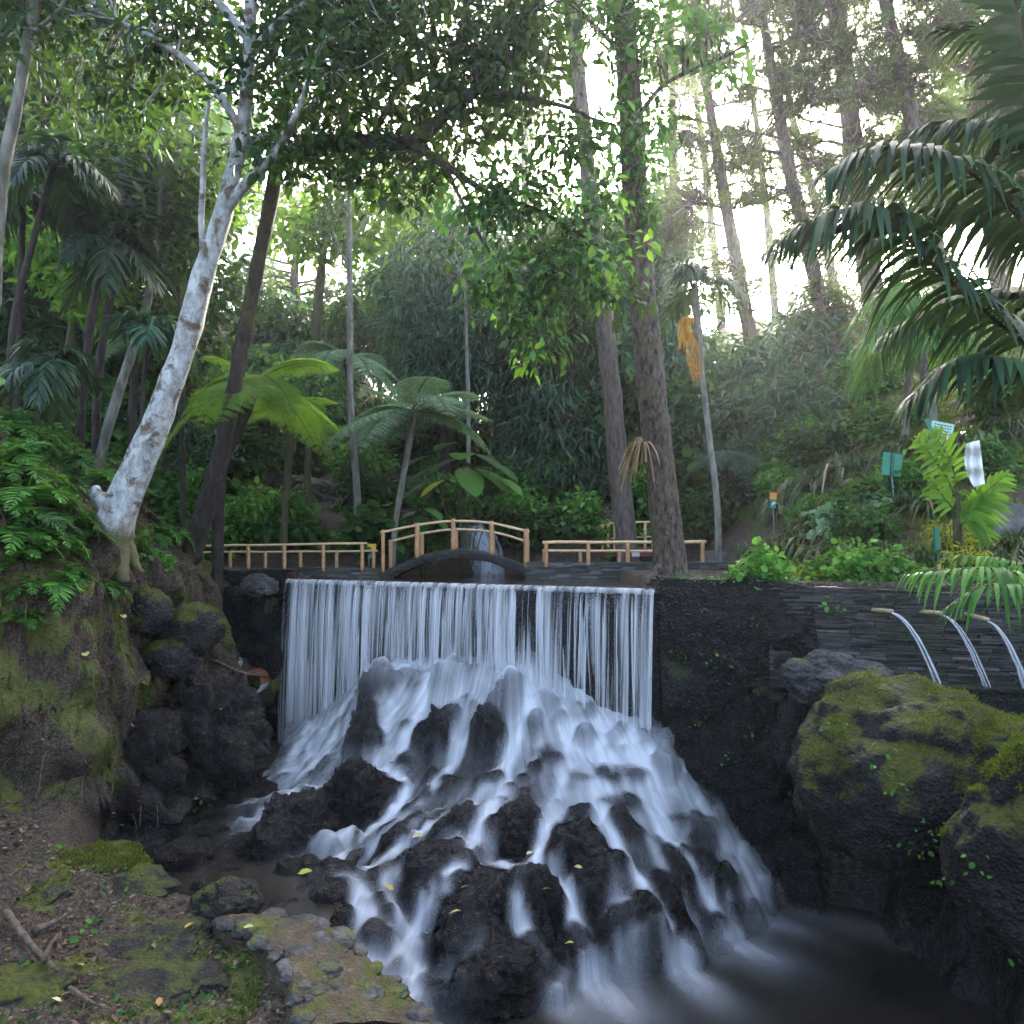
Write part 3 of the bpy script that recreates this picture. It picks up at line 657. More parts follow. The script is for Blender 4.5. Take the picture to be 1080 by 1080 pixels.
# ------------------------------------------------------------------ stacked slate walls, basin, spouts
def mat_slate(k=1.0, name='dark_slate'):
    m, nt, out = newmat(name); rnd = nd(nt, 'NewGeometry').outputs['Random Per Island']; v = posv(nt)
    c = ramp(nt, rnd, [(0, (.005, .0055, .0055)), (.5, (.016, .017, .016)), (.85, (.034, .034, .033)), (1, (.075, .072, .064))])
    n = noise(nt, 8, 7, .7, v); c = mixc(nt, ramp(nt, noise(nt, 1.7, 6, .7, v), [(.5, 0.), (.66, .65)]), c, (.022, .032, .010))
    princ(nt, out, c, .5, .45, n, .6, .02); return m
M_SLATE = mat_slate()
M_PALESLATE = newmat and mat_slate(1, 'pale_slate'); _r = [n for n in M_PALESLATE.node_tree.nodes if n.type == 'VALTORGB'][0]
for _e in _r.color_ramp.elements: _e.color = tuple(min(1, x * 2.0) for x in _e.color[:3]) + (1,)  # copy of the dark slate with lighter colours, for the two fence walls
M_CONC = mat_plain('weathered_concrete', (.07, .068, .062), (.2, .195, .18), 7, .85, .2, .5)
def slate(name, A, B, z0, za, zb, depth, lab, course=.035, seed=0, mat=None, coping=False):
    A, B = np.array(A, float), np.array(B, float); d = B - A; Ln = np.linalg.norm(d); d /= Ln; nn = np.array((d[1], -d[0])); nn = nn if nn[1] < 0 else -nn
    r = rs(seed); g = G(); rot = math.atan2(d[1], d[0]); hmax = max(za, zb) - z0; z = 0
    # solid core behind the stones
    c = (A + B) / 2 - nn * (depth * .5 + .03); g.box((*c, z0 + (min(za, zb) - z0) * .5 - .01), (Ln - .01, depth - .06, min(za, zb) - z0 - .02), rot)
    while z < hmax - .01:
        h = course * r.uniform(.6, 1.35); x = -r.uniform(0, .2)
        while x < Ln:
            l = r.uniform(.10, .42); x0, x1 = max(0, x), min(Ln, x + l); x = x1 if x1 > x0 else x + l
            if x1 - x0 < .02: continue
            t = (x0 + x1) / 2 / Ln; top = za + (zb - za) * t - z0
            if z > top - .004: continue
            hh = min(h, top - z); o_ = r.uniform(-.012, .028)
            c = A + d * (x0 + x1) / 2 - nn * (.05 - o_)
            g.box((*c, z0 + z + hh / 2), (x1 - x0 - .004, .12, hh - .004), rot + r.normal(0, .006), .003, r)
        z += h
    if coping:
        t = np.linspace(0, 1, 40); rows = []
        for k, (o_, dz) in enumerate([(.035, -.03), (.04, .012), (-.1, .02), (-depth, .015), (-depth, -.05)]):
            p = A + d * (t * Ln)[:, None] + nn * o_; rows.append(np.c_[p, za + (zb - za) * t + dz + .008 * vn(np.c_[t * 30, t * 0 + k, t * 0])])
        g.grid(np.stack(rows, 1).reshape(-1, 3), 40, 5)
    return tag(g.build(name, mat or M_SLATE, smooth=False), lab, 'wall')
FY = 14.6
slate('slate_wall', P(300, 600, FY)[:2], P(402, 600, FY)[:2], 3.3, 3.99, 3.95, .5, 'stacked slate wall under the bamboo fence left of the arched bridge', seed=1, mat=M_PALESLATE)
slate('slate_wall', P(554, 600, FY)[:2], P(797, 600, FY - .4)[:2], 3.3, 4.08, 4.08, .5, 'stacked slate wall between the arched bridge and the big pine trunk', seed=2, mat=M_PALESLATE)
SA, SB = np.array((3.25, 9.58)), np.array((6.6, 8.35))
slate('slate_wall', SA, SB, 2.2, 3.91, 3.79, .4, 'long dark slate wall with three water spouts on the right', .03, seed=3)
# basin in front of the spout wall
g = G(); BA, BB = np.array((3.3, 8.83)), np.array((6.6, 8.0))
M_BASIN = mat_rock('basin_concrete', (.012, .013, .010), (.03, .032, .024), (.06, .06, .05), moss=.4, mosscol=((.015, .025, .006), (.06, .075, .02)), wet=.4, scale=8, mossup=(-.5, .9))
slate('basin_wall', BA, BB, 2.2, 2.79, 2.83, .22, 'low mossy basin wall under the three water spouts', .06, seed=4, mat=M_BASIN, coping=True)
g = G(); g.add([(2.7, 9.05, 2.72), (6.6, 8.12, 2.72), (6.6, 8.6, 2.72), (3.2, 9.6, 2.72)], [(0, 1, 2, 3)])
tag(g.build('basin_water', M_POOL), 'dark water lying in the basin under the spouts', None, None, 'structure')
M_BAMBOO_OLD = mat_plain('weathered_bamboo', (.2, .14, .08), (.42, .33, .2), 12, .55, .4, .3)
M_JET = mat_foam('spout_water', 'alpha', 1.0, (.86, .9, .94), amax=.96)
sdir = (SB - SA) / np.linalg.norm(SB - SA)
for k, (px, py, bx, by, tx, ty, lab) in enumerate([(941, 645, 917, 643, 990, 722, 'leftmost'), (994, 647, 968, 645, 1041, 722, 'middle'), (1042, 654, 1016, 647, 1084, 726, 'rightmost')]):
    def hit(px, off=0):   # on the plane of the wall, off metres in front of it
        d = np.array(((px - 540) / F, 1)); nn = np.array((sdir[1], -sdir[0])); A = SA + nn * off
        M = np.array([[d[0], -sdir[0]], [d[1], -sdir[1]]]); return np.linalg.solve(M, A)[0]
    b = P(bx, by, hit(bx, -.03)); yt = hit(px, .28); a = P(px, py, yt)
    g = G(); pts = spline([b, (b + a) / 2, a], 8); g.tube(pts, .028, 10); g.tube(spline([(a + b) / 2 - (a - b) * .02, (a + b) / 2 + (a - b) * .02], 3), .032, 10)
    o = g.build('bamboo_spout', M_BAMBOO_OLD, origin=b); tag(o, f'{lab} of the three pale bamboo spouts sticking out of the slate wall', 'spout', 'bamboo water spouts')
    e = P(tx, ty, hit(tx, .45)); t = np.linspace(0, 1, 26)[:, None]
    pts = a + (e - a) * t; pts[:, 2] = a[2] - .02 + (e[2] - a[2] - .02) * t[:, 0] ** 1.75
    g = G(); A = []
    for q in range(5):
        rr = rs(k * 7 + q); off = rr.normal(0, .012, 3); tw = spline(pts + off * (.3 + 1.5 * t) + .007 * np.stack([vn(np.c_[t[:, 0] * 9, t[:, 0] * 0 + q, t[:, 0] * 0 + z_], k) for z_ in range(3)], 1) * t, 40)
        g.tube(tw, np.linspace(.007, .011, 40) * rr.uniform(.4, 1.0), 6, cap=False); A.append(np.repeat(np.interp(np.linspace(0, 1, 40), [0, .1, .85, 1], [.9, .75, .55, .35]) * rr.uniform(.5, 1), 6))
    o = g.build('water_jet', M_JET, origin=a, attrs={'alpha': np.concatenate(A)}); tag(o, f'thin white water jet arcing from the {lab} bamboo spout into the basin', 'water jet', 'water jets from the spouts')
# ------------------------------------------------------------------ arched bridge and bamboo fences
M_WOOD = mat_plain('pinkish_bamboo_rail', (.33, .165, .07), (.55, .33, .16), 10, .5, .4, .25)
M_WOODPALE = mat_plain('pale_bamboo_rail', (.48, .30, .15), (.70, .50, .30), 8, .5, .4, .25)
BR = thing('footbridge', 'small arched stone footbridge with pinkish bamboo railings above the waterfall', 'bridge', P(478, 590, FY + .45))
bo = np.array(BR.location)
def arc(px, pts): return np.interp(px, [p[0] for p in pts], [p[1] for p in pts])
xs = np.linspace(398, 557, 40)
topc = spline([(398, 606), (420, 596), (445, 586), (478, 579.5), (510, 583), (535, 590), (557, 599)], 40); botc = spline([(410, 613), (425, 604), (450, 594), (478, 589), (510, 592), (535, 600), (553, 607)], 40)
g = G(); rows = []
a = np.array([P(x, y, FY) for x, y in topc]); b = np.array([P(x, y, FY) for x, y in botc]); b[0][2] = a[0][2] - .3; 
dep = np.array((0, 1.0, 0)); rng = rs(3)
nj = lambda: .012 * fbm(np.c_[np.linspace(0, 9, 40), np.zeros(40), np.full(40, rng.rand() * 9)], 3, 3)[:, None] * np.array((0, 1, 1))
rows = [b + nj(), (a + b) / 2 + nj() - np.array((0, .02, 0)), a + nj(), a + dep * .5 + nj() + (0, 0, .02), a + dep + nj(), b + dep + nj(), b + nj() * 0 + np.array((0, .001, 0))]
v = np.stack(rows, 1) - bo; g.grid(v.reshape(-1, 3), 40, 7)
g.add(np.vstack([v[0], v[-1]]), [tuple(range(6))], [tuple(range(7, 13))[::-1]])
M_DECK = mat_rock('bridge_stone', (.025, .025, .024), (.06, .058, .055), (.12, .115, .105), moss=.3, wet=.25, scale=9)
g.build('deck', M_DECK, BR)
g = G(); c = (a[0] + b[0]) / 2 - bo; g.box((c[0] + .12, .0, c[2] - .16), (.22, 1.0, .44)); g.build('abutment', M_DECK, BR)
def rail(parent, name, pts, r, mat, o0, seed=0):
    g = G(); p = spline(pts, 24); p = p + .006 * np.stack([vn(np.c_[np.linspace(0, 7, 24), np.zeros(24) + k, np.full(24, seed)], 3) for k in range(3)], 1)
    g.tube(p - o0, r * .85 * (1 + .07 * vn(np.c_[np.linspace(0, 30, 24), np.zeros((24, 2))], 5)), 8); g.build(name, mat, parent)
def post(parent, base, top, r, o0, mat=None):
    g = G(); pts = np.linspace(np.asarray(base) - o0, np.asarray(top) - o0, 7); g.tube(pts, r * .84 * (1 + .10 * np.array([0, 0, .6, 0, 0, .6, 0])), 8); g.build('post', mat or M_WOOD, parent)
f_top = [(401, 562), (440, 554), (478, 549.5), (519, 552), (558, 561)]
rail(BR, 'handrail', [P(x, y, FY + .03) for x, y in f_top], .03, M_WOODPALE, bo, 1)
b_top = [(411, 571.5), (445, 563), (480, 558.5), (520, 561.5), (557, 571.5)]
rail(BR, 'handrail', [P(x, y, FY + .92) for x, y in b_top], .03, M_WOODPALE, bo, 2)
for px, rr in ((404, .042), (440, .058), (478, .052), (518.5, .052), (555, .06)):
    post(BR, P(px, arc(px, topc) + 2, FY + .04), P(px, arc(px, f_top) - 2.5, FY + .04), rr, bo)
for px, rr in ((412, .05), (445, .052), (481, .05), (520, .05), (556, .06)):
    zt = P(px, arc(px, topc), FY)[2]; q = P(px, arc(px, b_top) - 2, FY + .94); post(BR, (q[0], q[1], zt - .04), q, rr, bo)
def fence(lab, Yf, rail_pts, posts, rr, prad, zbase, ext=()):
    o0 = P(rail_pts[0][0], rail_pts[0][1], Yf); t = thing('bamboo_fence', lab, 'fence', o0)
    o0 = np.array(t.location)
    rail(t, 'handrail', [P(x, y, Yf) for x, y in rail_pts], rr, M_WOODPALE, o0, len(posts))
    for px in posts:
        y = arc(px, rail_pts); q = P(px, y - 1, Yf + .01); post(t, (q[0], q[1], zbase), q, prad, o0)
    return t
fence('long low bamboo fence on the wall left of the bridge, nearer rail with tall posts', FY - .1, [(184, 576), (230, 575.5), (300, 574.5), (387, 573)], (184, 225, 262, 300, 341, 382), .026, .042, 3.9)
fence('lower bamboo fence running just behind the tall posts left of the bridge', FY + .75, [(207, 582.5), (300, 582), (398, 581)], (243, 280, 317, 355, 394), .024, .042, 3.9)
fence('bamboo fence with tall posts on the slate wall right of the bridge', FY - .1, [(572, 572), (640, 572), (745, 571.5)], (576, 620.5, 662, 693, 741), .036, .048, 3.98)
fence('lower bamboo fence just behind the tall posts right of the bridge', FY + .7, [(572, 581), (640, 581), (700, 581)], (574, 612, 653, 691), .032, .045, 3.98)
# curved railing of the platform further back
cf = [(624, 561), (627, 557.5), (634, 554.5), (645, 552), (660, 551), (682, 550.5), (694, 550.5)]
CY = [18.6, 18.0, 17.5, 17.2, 17.0, 17.0, 17.1]
t = thing('bamboo_fence', 'curved bamboo railing of a platform behind the big pine trunk', 'fence', P(655, 590, 17)); o0 = np.array(t.location)
p1 = np.array([P(x, y, yy) for (x, y), yy in zip(cf, CY)]); rail(t, 'handrail', p1, .03, M_WOODPALE, o0, 5)
p2 = p1.copy(); p2[:, 2] -= .34; rail(t, 'lower_rail', p2, .022, M_WOODPALE, o0, 6)
for q in spline(p1, 12): post(t, (q[0], q[1], q[2] - .62), q, .04, o0, M_WOODPALE)
M_BRICKRED = mat_plain('red_brown_boards', (.10, .035, .025), (.2, .08, .06), 14, .7, .3, .3)
g = G(); s_ = spline(p1, 16)
for q0, q1 in zip(s_[:-1], s_[1:]):
    d = q1 - q0; g.box(((q0 + q1) / 2 - o0) + (0, .03, -.66), (np.linalg.norm(d[:2]) + .01, .08, .22), math.atan2(d[1], d[0]))
g.build('base_board', M_BRICKRED, t, smooth=False)
# ------------------------------------------------------------------ signs and small things
M_GREEN = mat_plain('green_sign_paint', (.01, .17, .10), (.015, .23, .14), 5, .45, .4, .1)
M_DKGREEN = mat_plain('dark_green_paint', (.008, .07, .05), (.012, .1, .07), 5, .5, .4, .1)
M_WHITE = mat_plain('white_paint', (.6, .62, .6), (.78, .8, .78), 8, .6, .3, .1)
M_MINT = mat_plain('mint_sign_paint', (.36, .6, .5), (.5, .72, .62), 4, .5, .4, .1)
M_YELLOW = mat_plain('yellow_paint', (.6, .38, .03), (.75, .5, .06), 6, .5, .4, .1)
M_ORANGE = mat_plain('orange_paint', (.6, .2, .03), (.75, .3, .06), 6, .5, .4, .1)
M_BLUEGREY = mat_plain('blue_grey_metal', (.10, .15, .17), (.2, .27, .3), 6, .5, .4, .1)
def panel(g, c, w_, h_, th, rot, roll=0):
    k = G(); k.box((0, 0, 0), (w_, th, h_)); v = k.v[0]; c_, s_ = math.cos(roll), math.sin(roll)
    v = np.stack([v[:, 0] * c_ + v[:, 2] * s_, v[:, 1], -v[:, 0] * s_ + v[:, 2] * c_], 1)
    c_, s_ = math.cos(rot), math.sin(rot); v = np.stack([v[:, 0] * c_ - v[:, 1] * s_, v[:, 0] * s_ + v[:, 1] * c_, v[:, 2]], 1)
    g.add(v + np.asarray(c), np.vstack(k.f[4]))
def frombase(px, py_base, y0=9.6): return ray(px, py_base, y0)
b = frombase(944, 540, 10); Yb = b[1]
t = thing('sign', 'plain back of a square green sign on a thin post among the plants', 'sign', b); o0 = np.array(t.location)
c = P(940.5, 490, Yb) - o0; g = G(); panel(g, c, px2m(22, Yb), px2m(24, Yb), .02, R(8), R(6)); g.build('board', M_GREEN, t, smooth=False)
g = G(); panel(g, c + (0, -.022, 0), px2m(3.4, Yb), px2m(25, Yb), .02, R(8), R(3)); g.build('batten', M_DKGREEN, t, smooth=False)
g = G(); g.tube(np.linspace((0, 0, -.1), c + (0, .0, -px2m(12, Yb)), 4), .013, 8); g.build('post', M_BLUEGREY, t)
b = frombase(1004, 500, 9); Yb = b[1]
t = thing('sign', 'pale mint sign with rows of text behind the lime palm', 'sign', b); o0 = np.array(t.location)
c = P(993, 453, Yb) - o0; g = G(); panel(g, c, px2m(22, Yb), px2m(15, Yb), .02, R(-12), R(14)); g.build('board', M_MINT, t, smooth=False)
g = G()
for k in range(4):
    rr = rs(k); x = -8.5
    while x < 8:
        l = rr.uniform(1.2, 3.2); l = min(l, 8.6 - x); dz = 4.4 - k * 2.9
        cx = px2m(x + l / 2, Yb); cz = px2m(dz, Yb); ro = R(14); X_ = cx * math.cos(ro) + cz * math.sin(ro); Z_ = -cx * math.sin(ro) + cz * math.cos(ro); r2 = R(-12)
        panel(g, c + (X_ * math.cos(r2) + .014 * math.sin(r2), X_ * math.sin(r2) - .014 * math.cos(r2), Z_), px2m(l, Yb), px2m(1.0, Yb), .004, r2, ro); x += l + .8
g.build('lettering', M_DKGREEN, t, smooth=False)
g = G(); panel(g, c + px2m(1, Yb) * np.array((-12.5, -.3, 2)), px2m(4, Yb), px2m(20, Yb), .03, R(-12), R(-20)); g.build('side_board', M_GREEN, t, smooth=False)
g = G(); g.tube(np.linspace((0, 0, -.1), c + (0, .03, 0), 4), .014, 8); g.build('post', M_BLUEGREY, t)
b = frombase(989, 600, 8.6); Yb = b[1]
t = thing('marker_post', 'short green marker post beside the yellow leaved plant', 'post', b); o0 = np.array(t.location)
g = G(); panel(g, P(988, 568, Yb) - o0, px2m(6.5, Yb), px2m(24, Yb), .03, R(15), R(-3)); g.build('board', M_GREEN, t, smooth=False)
g = G(); g.tube(np.linspace((0, 0, -.1), P(990, 578, Yb + .03) - o0, 3), .02, 8); g.build('post', M_DKGREEN, t)
b = frombase(817, 562, 10); Yb = b[1]
t = thing('sign', 'small orange and green sign on a thin stake among dark plants', 'sign', b); o0 = np.array(t.location)
c = P(815.5, 523, Yb) - o0; g = G(); panel(g, c, px2m(7, Yb), px2m(7, Yb), .02, 0, R(4)); g.build('board', M_ORANGE, t, smooth=False)
g = G(); panel(g, c + (0, .002, -px2m(8, Yb)), px2m(6.5, Yb), px2m(9, Yb), .02, 0, R(12)); g.build('lower_board', M_GREEN, t, smooth=False)
g = G(); panel(g, c + (0, -.014, -px2m(8, Yb)), px2m(4.2, Yb), px2m(2.2, Yb), .006, 0, R(-38)); g.build('arrow_stripe', M_WHITE, t, smooth=False)
g = G(); g.tube(np.linspace((0, 0, -.1), c + (0, .02, -px2m(6, Yb)), 3), .012, 6); g.build('post', M_BLUEGREY, t)
Yb = 16.2; b = P(390, 604, Yb); b[2] = GZ(b[0], b[1])
t = thing('sign', 'small yellow topped sign board by the left end of the bridge', 'sign', b); o0 = np.array(t.location)
g = G(); panel(g, P(392, 577, Yb) - o0, px2m(9, Yb), px2m(7, Yb), .02, 0); g.build('board', M_YELLOW, t, smooth=False)
g = G(); panel(g, P(392, 585.5, Yb) - o0, px2m(8, Yb), px2m(7, Yb), .02, 0); g.build('lower_board', M_BLUEGREY, t, smooth=False)
for dx in (-3, 3):
    q = P(392 + dx, 583, Yb + .03) - o0; g = G(); g.tube(np.linspace((q[0], q[1], -.1), q, 3), .014, 6); g.build('post', M_BLUEGREY, t)
# white cloth caught behind the lime plant
b = frombase(1030, 515, 8.8); Yb = 9.35; g = G()
uu, vv = np.meshgrid(np.linspace(0, 1, 12), np.linspace(0, 1, 16), indexing='ij')
pxs = 1019 + 14 * uu + 9 * vv * (1 - .35 * uu) - 6 * np.sin(vv * 3) * (1 - uu); pys = 468 + 46 * vv - 4 * uu
v = np.stack([P(a_, b_, Yb + .04 * math.sin(a_ * .6) + .03 * math.cos(b_ * .3)) for a_, b_ in zip(pxs.ravel(), pys.ravel())]); g.grid(v, 12, 16)
o = g.build('white_cloth', M_WHITE, origin=P(1028, 514, Yb)); tag(o, 'white cloth hanging behind the lime green palm', 'cloth')
for (x0, x1, y0, y1, lab, nm, mt) in ((899, 919, 505, 518, 'low pale brick planter block on the grassy slope', 'planter', mat_plain('pale_brick', (.2, .12, .08), (.36, .27, .2), 12, .85, .2, .4)), (1052, 1100, 532, 566, 'grey concrete slab at the right edge of the garden slope', 'concrete_slab', M_CONC), (985, 1003, 523, 532, 'flat grey step stone in front of the lime palm', 'step_stone', M_CONC)):
    b = frombase((x0 + x1) / 2, y1, 9.0); Yb = b[1]; q0, q1 = P(x0, y1, Yb), P(x1, y0, Yb); g = G()
    c = (q0 + q1) / 2; g.box((c[0], Yb + .25, c[2] - .15), (q1[0] - q0[0], .5, q1[2] - q0[2] + .3), R(-8), .02, rs(3)); o = g.build(nm, mt, smooth=False, origin=(c[0], Yb + .25, q0[2])); tag(o, lab, nm.split('_')[-1])
# stone steps behind the right fence end
for k, (x0, x1, y) in enumerate([(742, 800, 594), (752, 806, 583), (762, 808, 573), (772, 806, 565)]):
    Yb = 14.9 + k * .75; q0, q1 = P(x0, y, Yb), P(x1, y, Yb); g = G(); g.box(((q0[0] + q1[0]) / 2, Yb + .3, q0[2] - .22), (q1[0] - q0[0], .75, .5), R(18), .03, rs(k))
    o = g.build('stone_step', M_CONC, smooth=False, origin=((q0[0] + q1[0]) / 2, Yb + .3, q0[2])); tag(o, ['lowest', 'second', 'third', 'topmost'][k] + ' grey step of the path rising behind the right fence', 'step', 'grey path steps')
# ------------------------------------------------------------------ boulders and stones
def boulder(name, px, py, wpx, hpx, Yd, mat, lab, seed, depth=1.0, n=6, rough=.16, facet=.3, fine_=.035, rot=0, tilt=0, cat='boulder', grp=None):
    c = P(px, py, Yd); a, b = px2m(wpx, Yd) / 2, px2m(hpx, Yd) / 2
    v, f = rockv((a * 1.08, a * depth, b * 1.08), seed, n, rough, facet, fine_, rot, tilt)
    g = G(); g.add(v + c, f); return tag(g.build(name, mat, origin=c), lab, cat, grp)
boulder('boulder', 962, 822, 226, 186, 7.5, M_DARKMOSS, 'huge mossy boulder overhanging the dark pool on the right', 52, .75, 6, .12, .18, .035, 0, R(10))
boulder('boulder', 1092, 905, 166, 205, 6.0, M_DARKMOSS, 'mossy boulder at the right edge of the frame below the overhanging one', 32, .8, 6)
boulder('boulder', 1090, 800, 110, 75, 7.0, M_MOSSROCK, 'bright mossy rock between the two big right boulders', 37, .8, 5)
boulder('boulder', 885, 722, 120, 60, 8.6, M_GREY, 'bare pale grey rock lying against the basin wall end', 34, .6, 6, .2, .4, .05, 0, R(14))
boulder('boulder', 860, 775, 90, 90, 8.9, M_WALLROCK, 'dark bulging rock under the pale grey rock at the wall foot', 35, .7, 5)
boulder('boulder', 790, 820, 80, 130, 9.75, M_WALLROCK, 'dark damp rock leaning on the right wall beside the cascade', 36, .4, 5)
boulder('boulder', 1030, 905, 160, 150, 8.3, M_WALLROCK, 'black rock deep in the hollow below the huge mossy boulder', 38, .7, 5)
boulder('boulder', 322, 525, 72, 46, 20.5, M_SOMEMOSS, 'large flat topped brown boulder on the earth bank behind the left fence', 41, 1, 5, .12, .25)
boulder('boulder', 205, 664, 62, 58, 10.9, M_MOSSROCK, 'block of mossy rock at the top of the left bank beside the wall', 42, .9, 5, .15, .35)
boulder('boulder', 155, 645, 44, 48, 10.42, M_MOSSROCK, 'angular mossy stone left of the mossy block on the bank', 43, .9, 5)
boulder('boulder', 180, 695, 50, 40, 10.62, M_MOSSROCK, 'half buried stone under the mossy block on the bank', 44, .9, 5)
boulder('boulder', 208, 772, 120, 112, 10.9, M_LAVA, 'big black lava rock bulging from the foot of the left bank', 45, .9, 6, .22, .5, .12)
boulder('boulder', 135, 800, 110, 110, 10.0, M_LAVA, 'dark lava rock in the left bank beside the big black one', 46, .8, 6, .22, .5, .12)
boulder('boulder', 272, 618, 34, 24, 13.1, M_GREY, 'pale stone set in the top of the dark wall by the waterfall', 47, .5, 4)
for k, (px, py, w_, h_, lab) in enumerate([(182, 872, 40, 26, 'small dark wet rock at the left end of the side stream'), (215, 880, 50, 20, 'flat wet rock lying in the side stream'), (195, 905, 60, 34, 'dark brown rock where the side stream meets the left ground'),
      (240, 955, 62, 50, 'rounded grey brown rock behind the cobbled ledge'), (262, 905, 44, 32, 'dark rock splitting the side stream'), (322, 925, 60, 40, 'wet brown rock on the near side of the stream'), (355, 930, 36, 40, 'dark rock at the stream end above the chute'),
      (130, 920, 90, 44, 'low mossy rock on the left ground by the stream'), (100, 895, 90, 40, 'mossy stone hump at the foot of the bank'), (225, 1010, 90, 70, 'flat brown rock on the ground beside the cobbled ledge'), (120, 1030, 130, 60, 'broad flat mossy stone at the lower left'), (20, 1010, 90, 90, 'bright mossy stone at the left edge of the frame'),
      (45, 930, 60, 40, 'brown stone on the ground at the left edge'), (245, 1070, 110, 36, 'mossy flat stone at the very bottom of the frame'), (150, 975, 110, 60, 'greenish mossy rock in the middle of the left ground')]):
    c = ray(px, py + h_ * .3, 4.2); boulder('rock', px, py + (h_ * .40 if k > 6 else 0), w_ * (1.15 if k > 6 else 1), h_ * (.62 if k > 6 else 1), c[1] + .1, (M_LAVA if k in (0, 1, 2, 4, 5, 6) else M_MOSSROCK if k in (8, 11, 13) else M_SOMEMOSS), lab, 60 + k, .9, 5, .16, .4, .05, cat='rock')
rng = rs(77)
BST = [(60, 690, 40, 34, 'grey brown stone half sunk in the left bank under the ferns'), (35, 755, 50, 40, 'dark stone low in the left bank near the frame edge'), (165, 850, 50, 34, 'wet stone at the foot of the bank by the stream'), (200, 725, 40, 34, 'dark stone in the hollow under the mossy blocks'), (250, 820, 46, 40, 'black rock at the left edge of the white side fall'), (190, 825, 60, 40, 'black rock under the big black lava rock')]
for k, (px, py, w_, h_, lab) in enumerate(BST):
    c = ray(px, py, 4.2); boulder('rock', px, py, w_, h_, c[1] + .12, M_LAVA if k > 1 else M_SOMEMOSS, lab, 160 + k, .9, 5, .18, .45, .06, cat='rock')
# cobbled ledge at the bottom
M_MORTAR = mat_rock('ochre_mortar', (.06, .042, .026), (.18, .125, .072), (.34, .28, .2), moss=.45, wet=.25, scale=9)
M_COBBLE = mat_rock('grey_cobble', (.025, .024, .023), (.075, .07, .062), (.19, .175, .15), moss=.35, wet=.45, scale=5, bstr=.6, pale=.5)
edge_in = spline([P(225, 972, 6.75), P(262, 985, 6.3), P(300, 1020, 5.75), P(312, 1085, 5.2)], 30); edge_out = spline([P(275, 968, 6.95), P(345, 978, 6.7), P(405, 1025, 6.0), P(480, 1092, 5.45)], 30)
o0 = P(340, 1020, 6); LE = thing('stone_ledge', 'ochre mortar ledge studded with grey cobbles beside the left chute', 'ledge', o0); o0 = np.array(LE.location)
g = G(); rows = []
for k, (t, dz) in enumerate([(-.06, -.5), (-.02, -.06), (.08, .03), (.3, .06), (.6, .06), (.9, .02), (1.0, -.08), (1.08, -1.0)]):
    p = edge_in + (edge_out - edge_in) * t; p = p + np.c_[np.zeros((30, 2)), np.full(30, dz)] + .03 * np.stack([fbm(p * 3 + k, 3, 3 + c) for c in range(3)], 1); rows.append(p - o0)
fine_rows = np.stack(rows, 1); uu = np.linspace(0, 7, 40); vv = np.array([spline(r_1, 40) for r_1 in fine_rows]); vv = np.stack([spline(vv[:, k], 70) for k in range(40)], 1)
vv = vv + .018 * fbm(vv.reshape(-1, 3) * 7, 3, 9).reshape(70, 40, 1) * np.array((.3, .3, 1)); g.grid(vv.reshape(-1, 3), 70, 40); g.build('mortar', M_MORTAR, LE)
rng = rs(8); placed = []
for tries in range(900):
    if len(placed) >= 64: break
    s_, t = rng.uniform(0, 1), rng.choice([rng.uniform(-.03, .12), rng.uniform(.88, 1.03), rng.uniform(.1, .9)], p=[.3, .34, .36])
    k = int(s_ * 29); p = edge_in[k] + (edge_out[k] - edge_in[k]) * t; rad = .045 + .10 * rng.rand() ** 1.6
    if any(np.linalg.norm(p[:2] - q[:2]) < .82 * (rad + rq) for q, rq in placed): continue
    placed.append((p, rad)); dz = .0 if .1 < t < .9 else -.02
    v, f = rockv((rad * rng.uniform(.95, 1.4), rad, rad * .6), len(placed), 4, .18, .28, .04, rng.uniform(0, 6)); g = G(); g.add(v + p - o0 + (0, 0, dz + .02), f); g.build('cobble', M_COBBLE, LE)
# drain pipe ends in the hollow of the left wall
M_PIPE = mat_plain('dirty_white_pipe', (.16, .17, .18), (.34, .36, .38), 6, .6, .3, .2); M_RUST = mat_plain('rusty_terracotta', (.10, .035, .02), (.24, .09, .05), 9, .8, .2, .4)
for (px, py, w_, Yd, lab, mt) in ((263, 722, 28, 12.6, 'short round pipe end with a rusty upper rim in the hollow of the left wall', 1), (240, 704, 16, 12.7, 'bluish white pipe end tilted in the hollow left of the rusty one', 0)):
    c = P(px, py, Yd); rr = px2m(w_, Yd) / 2; t = thing('drain_pipe', lab, 'pipe', c); th = np.linspace(0, 2 * math.pi, 24, endpoint=False); rows = []
    for (ra, yy) in ((1, .35), (1, 0), (.82, 0), (.8, .3)): rows.append(np.stack([np.cos(th) * rr * ra, np.full(24, yy) + .1 * np.sin(th), np.sin(th) * rr * ra * .9], 1))
    g = G(); g.grid(np.stack(rows, 0).reshape(-1, 3), 4, 24, True); g.build('pipe_end', M_PIPE, t)
    if mt:
        h = th[:13]; rows = [np.stack([np.cos(h) * rr * ra, np.full(13, yy) + .1 * np.sin(h), np.sin(h) * rr * ra * .9], 1) for ra, yy in ((1.02, .34), (1.03, -.01), (.78, -.01), (.76, .25))]
        g = G(); g.grid(np.stack(rows, 0).reshape(-1, 3), 4, 13); g.build('rusty_rim', M_RUST, t)
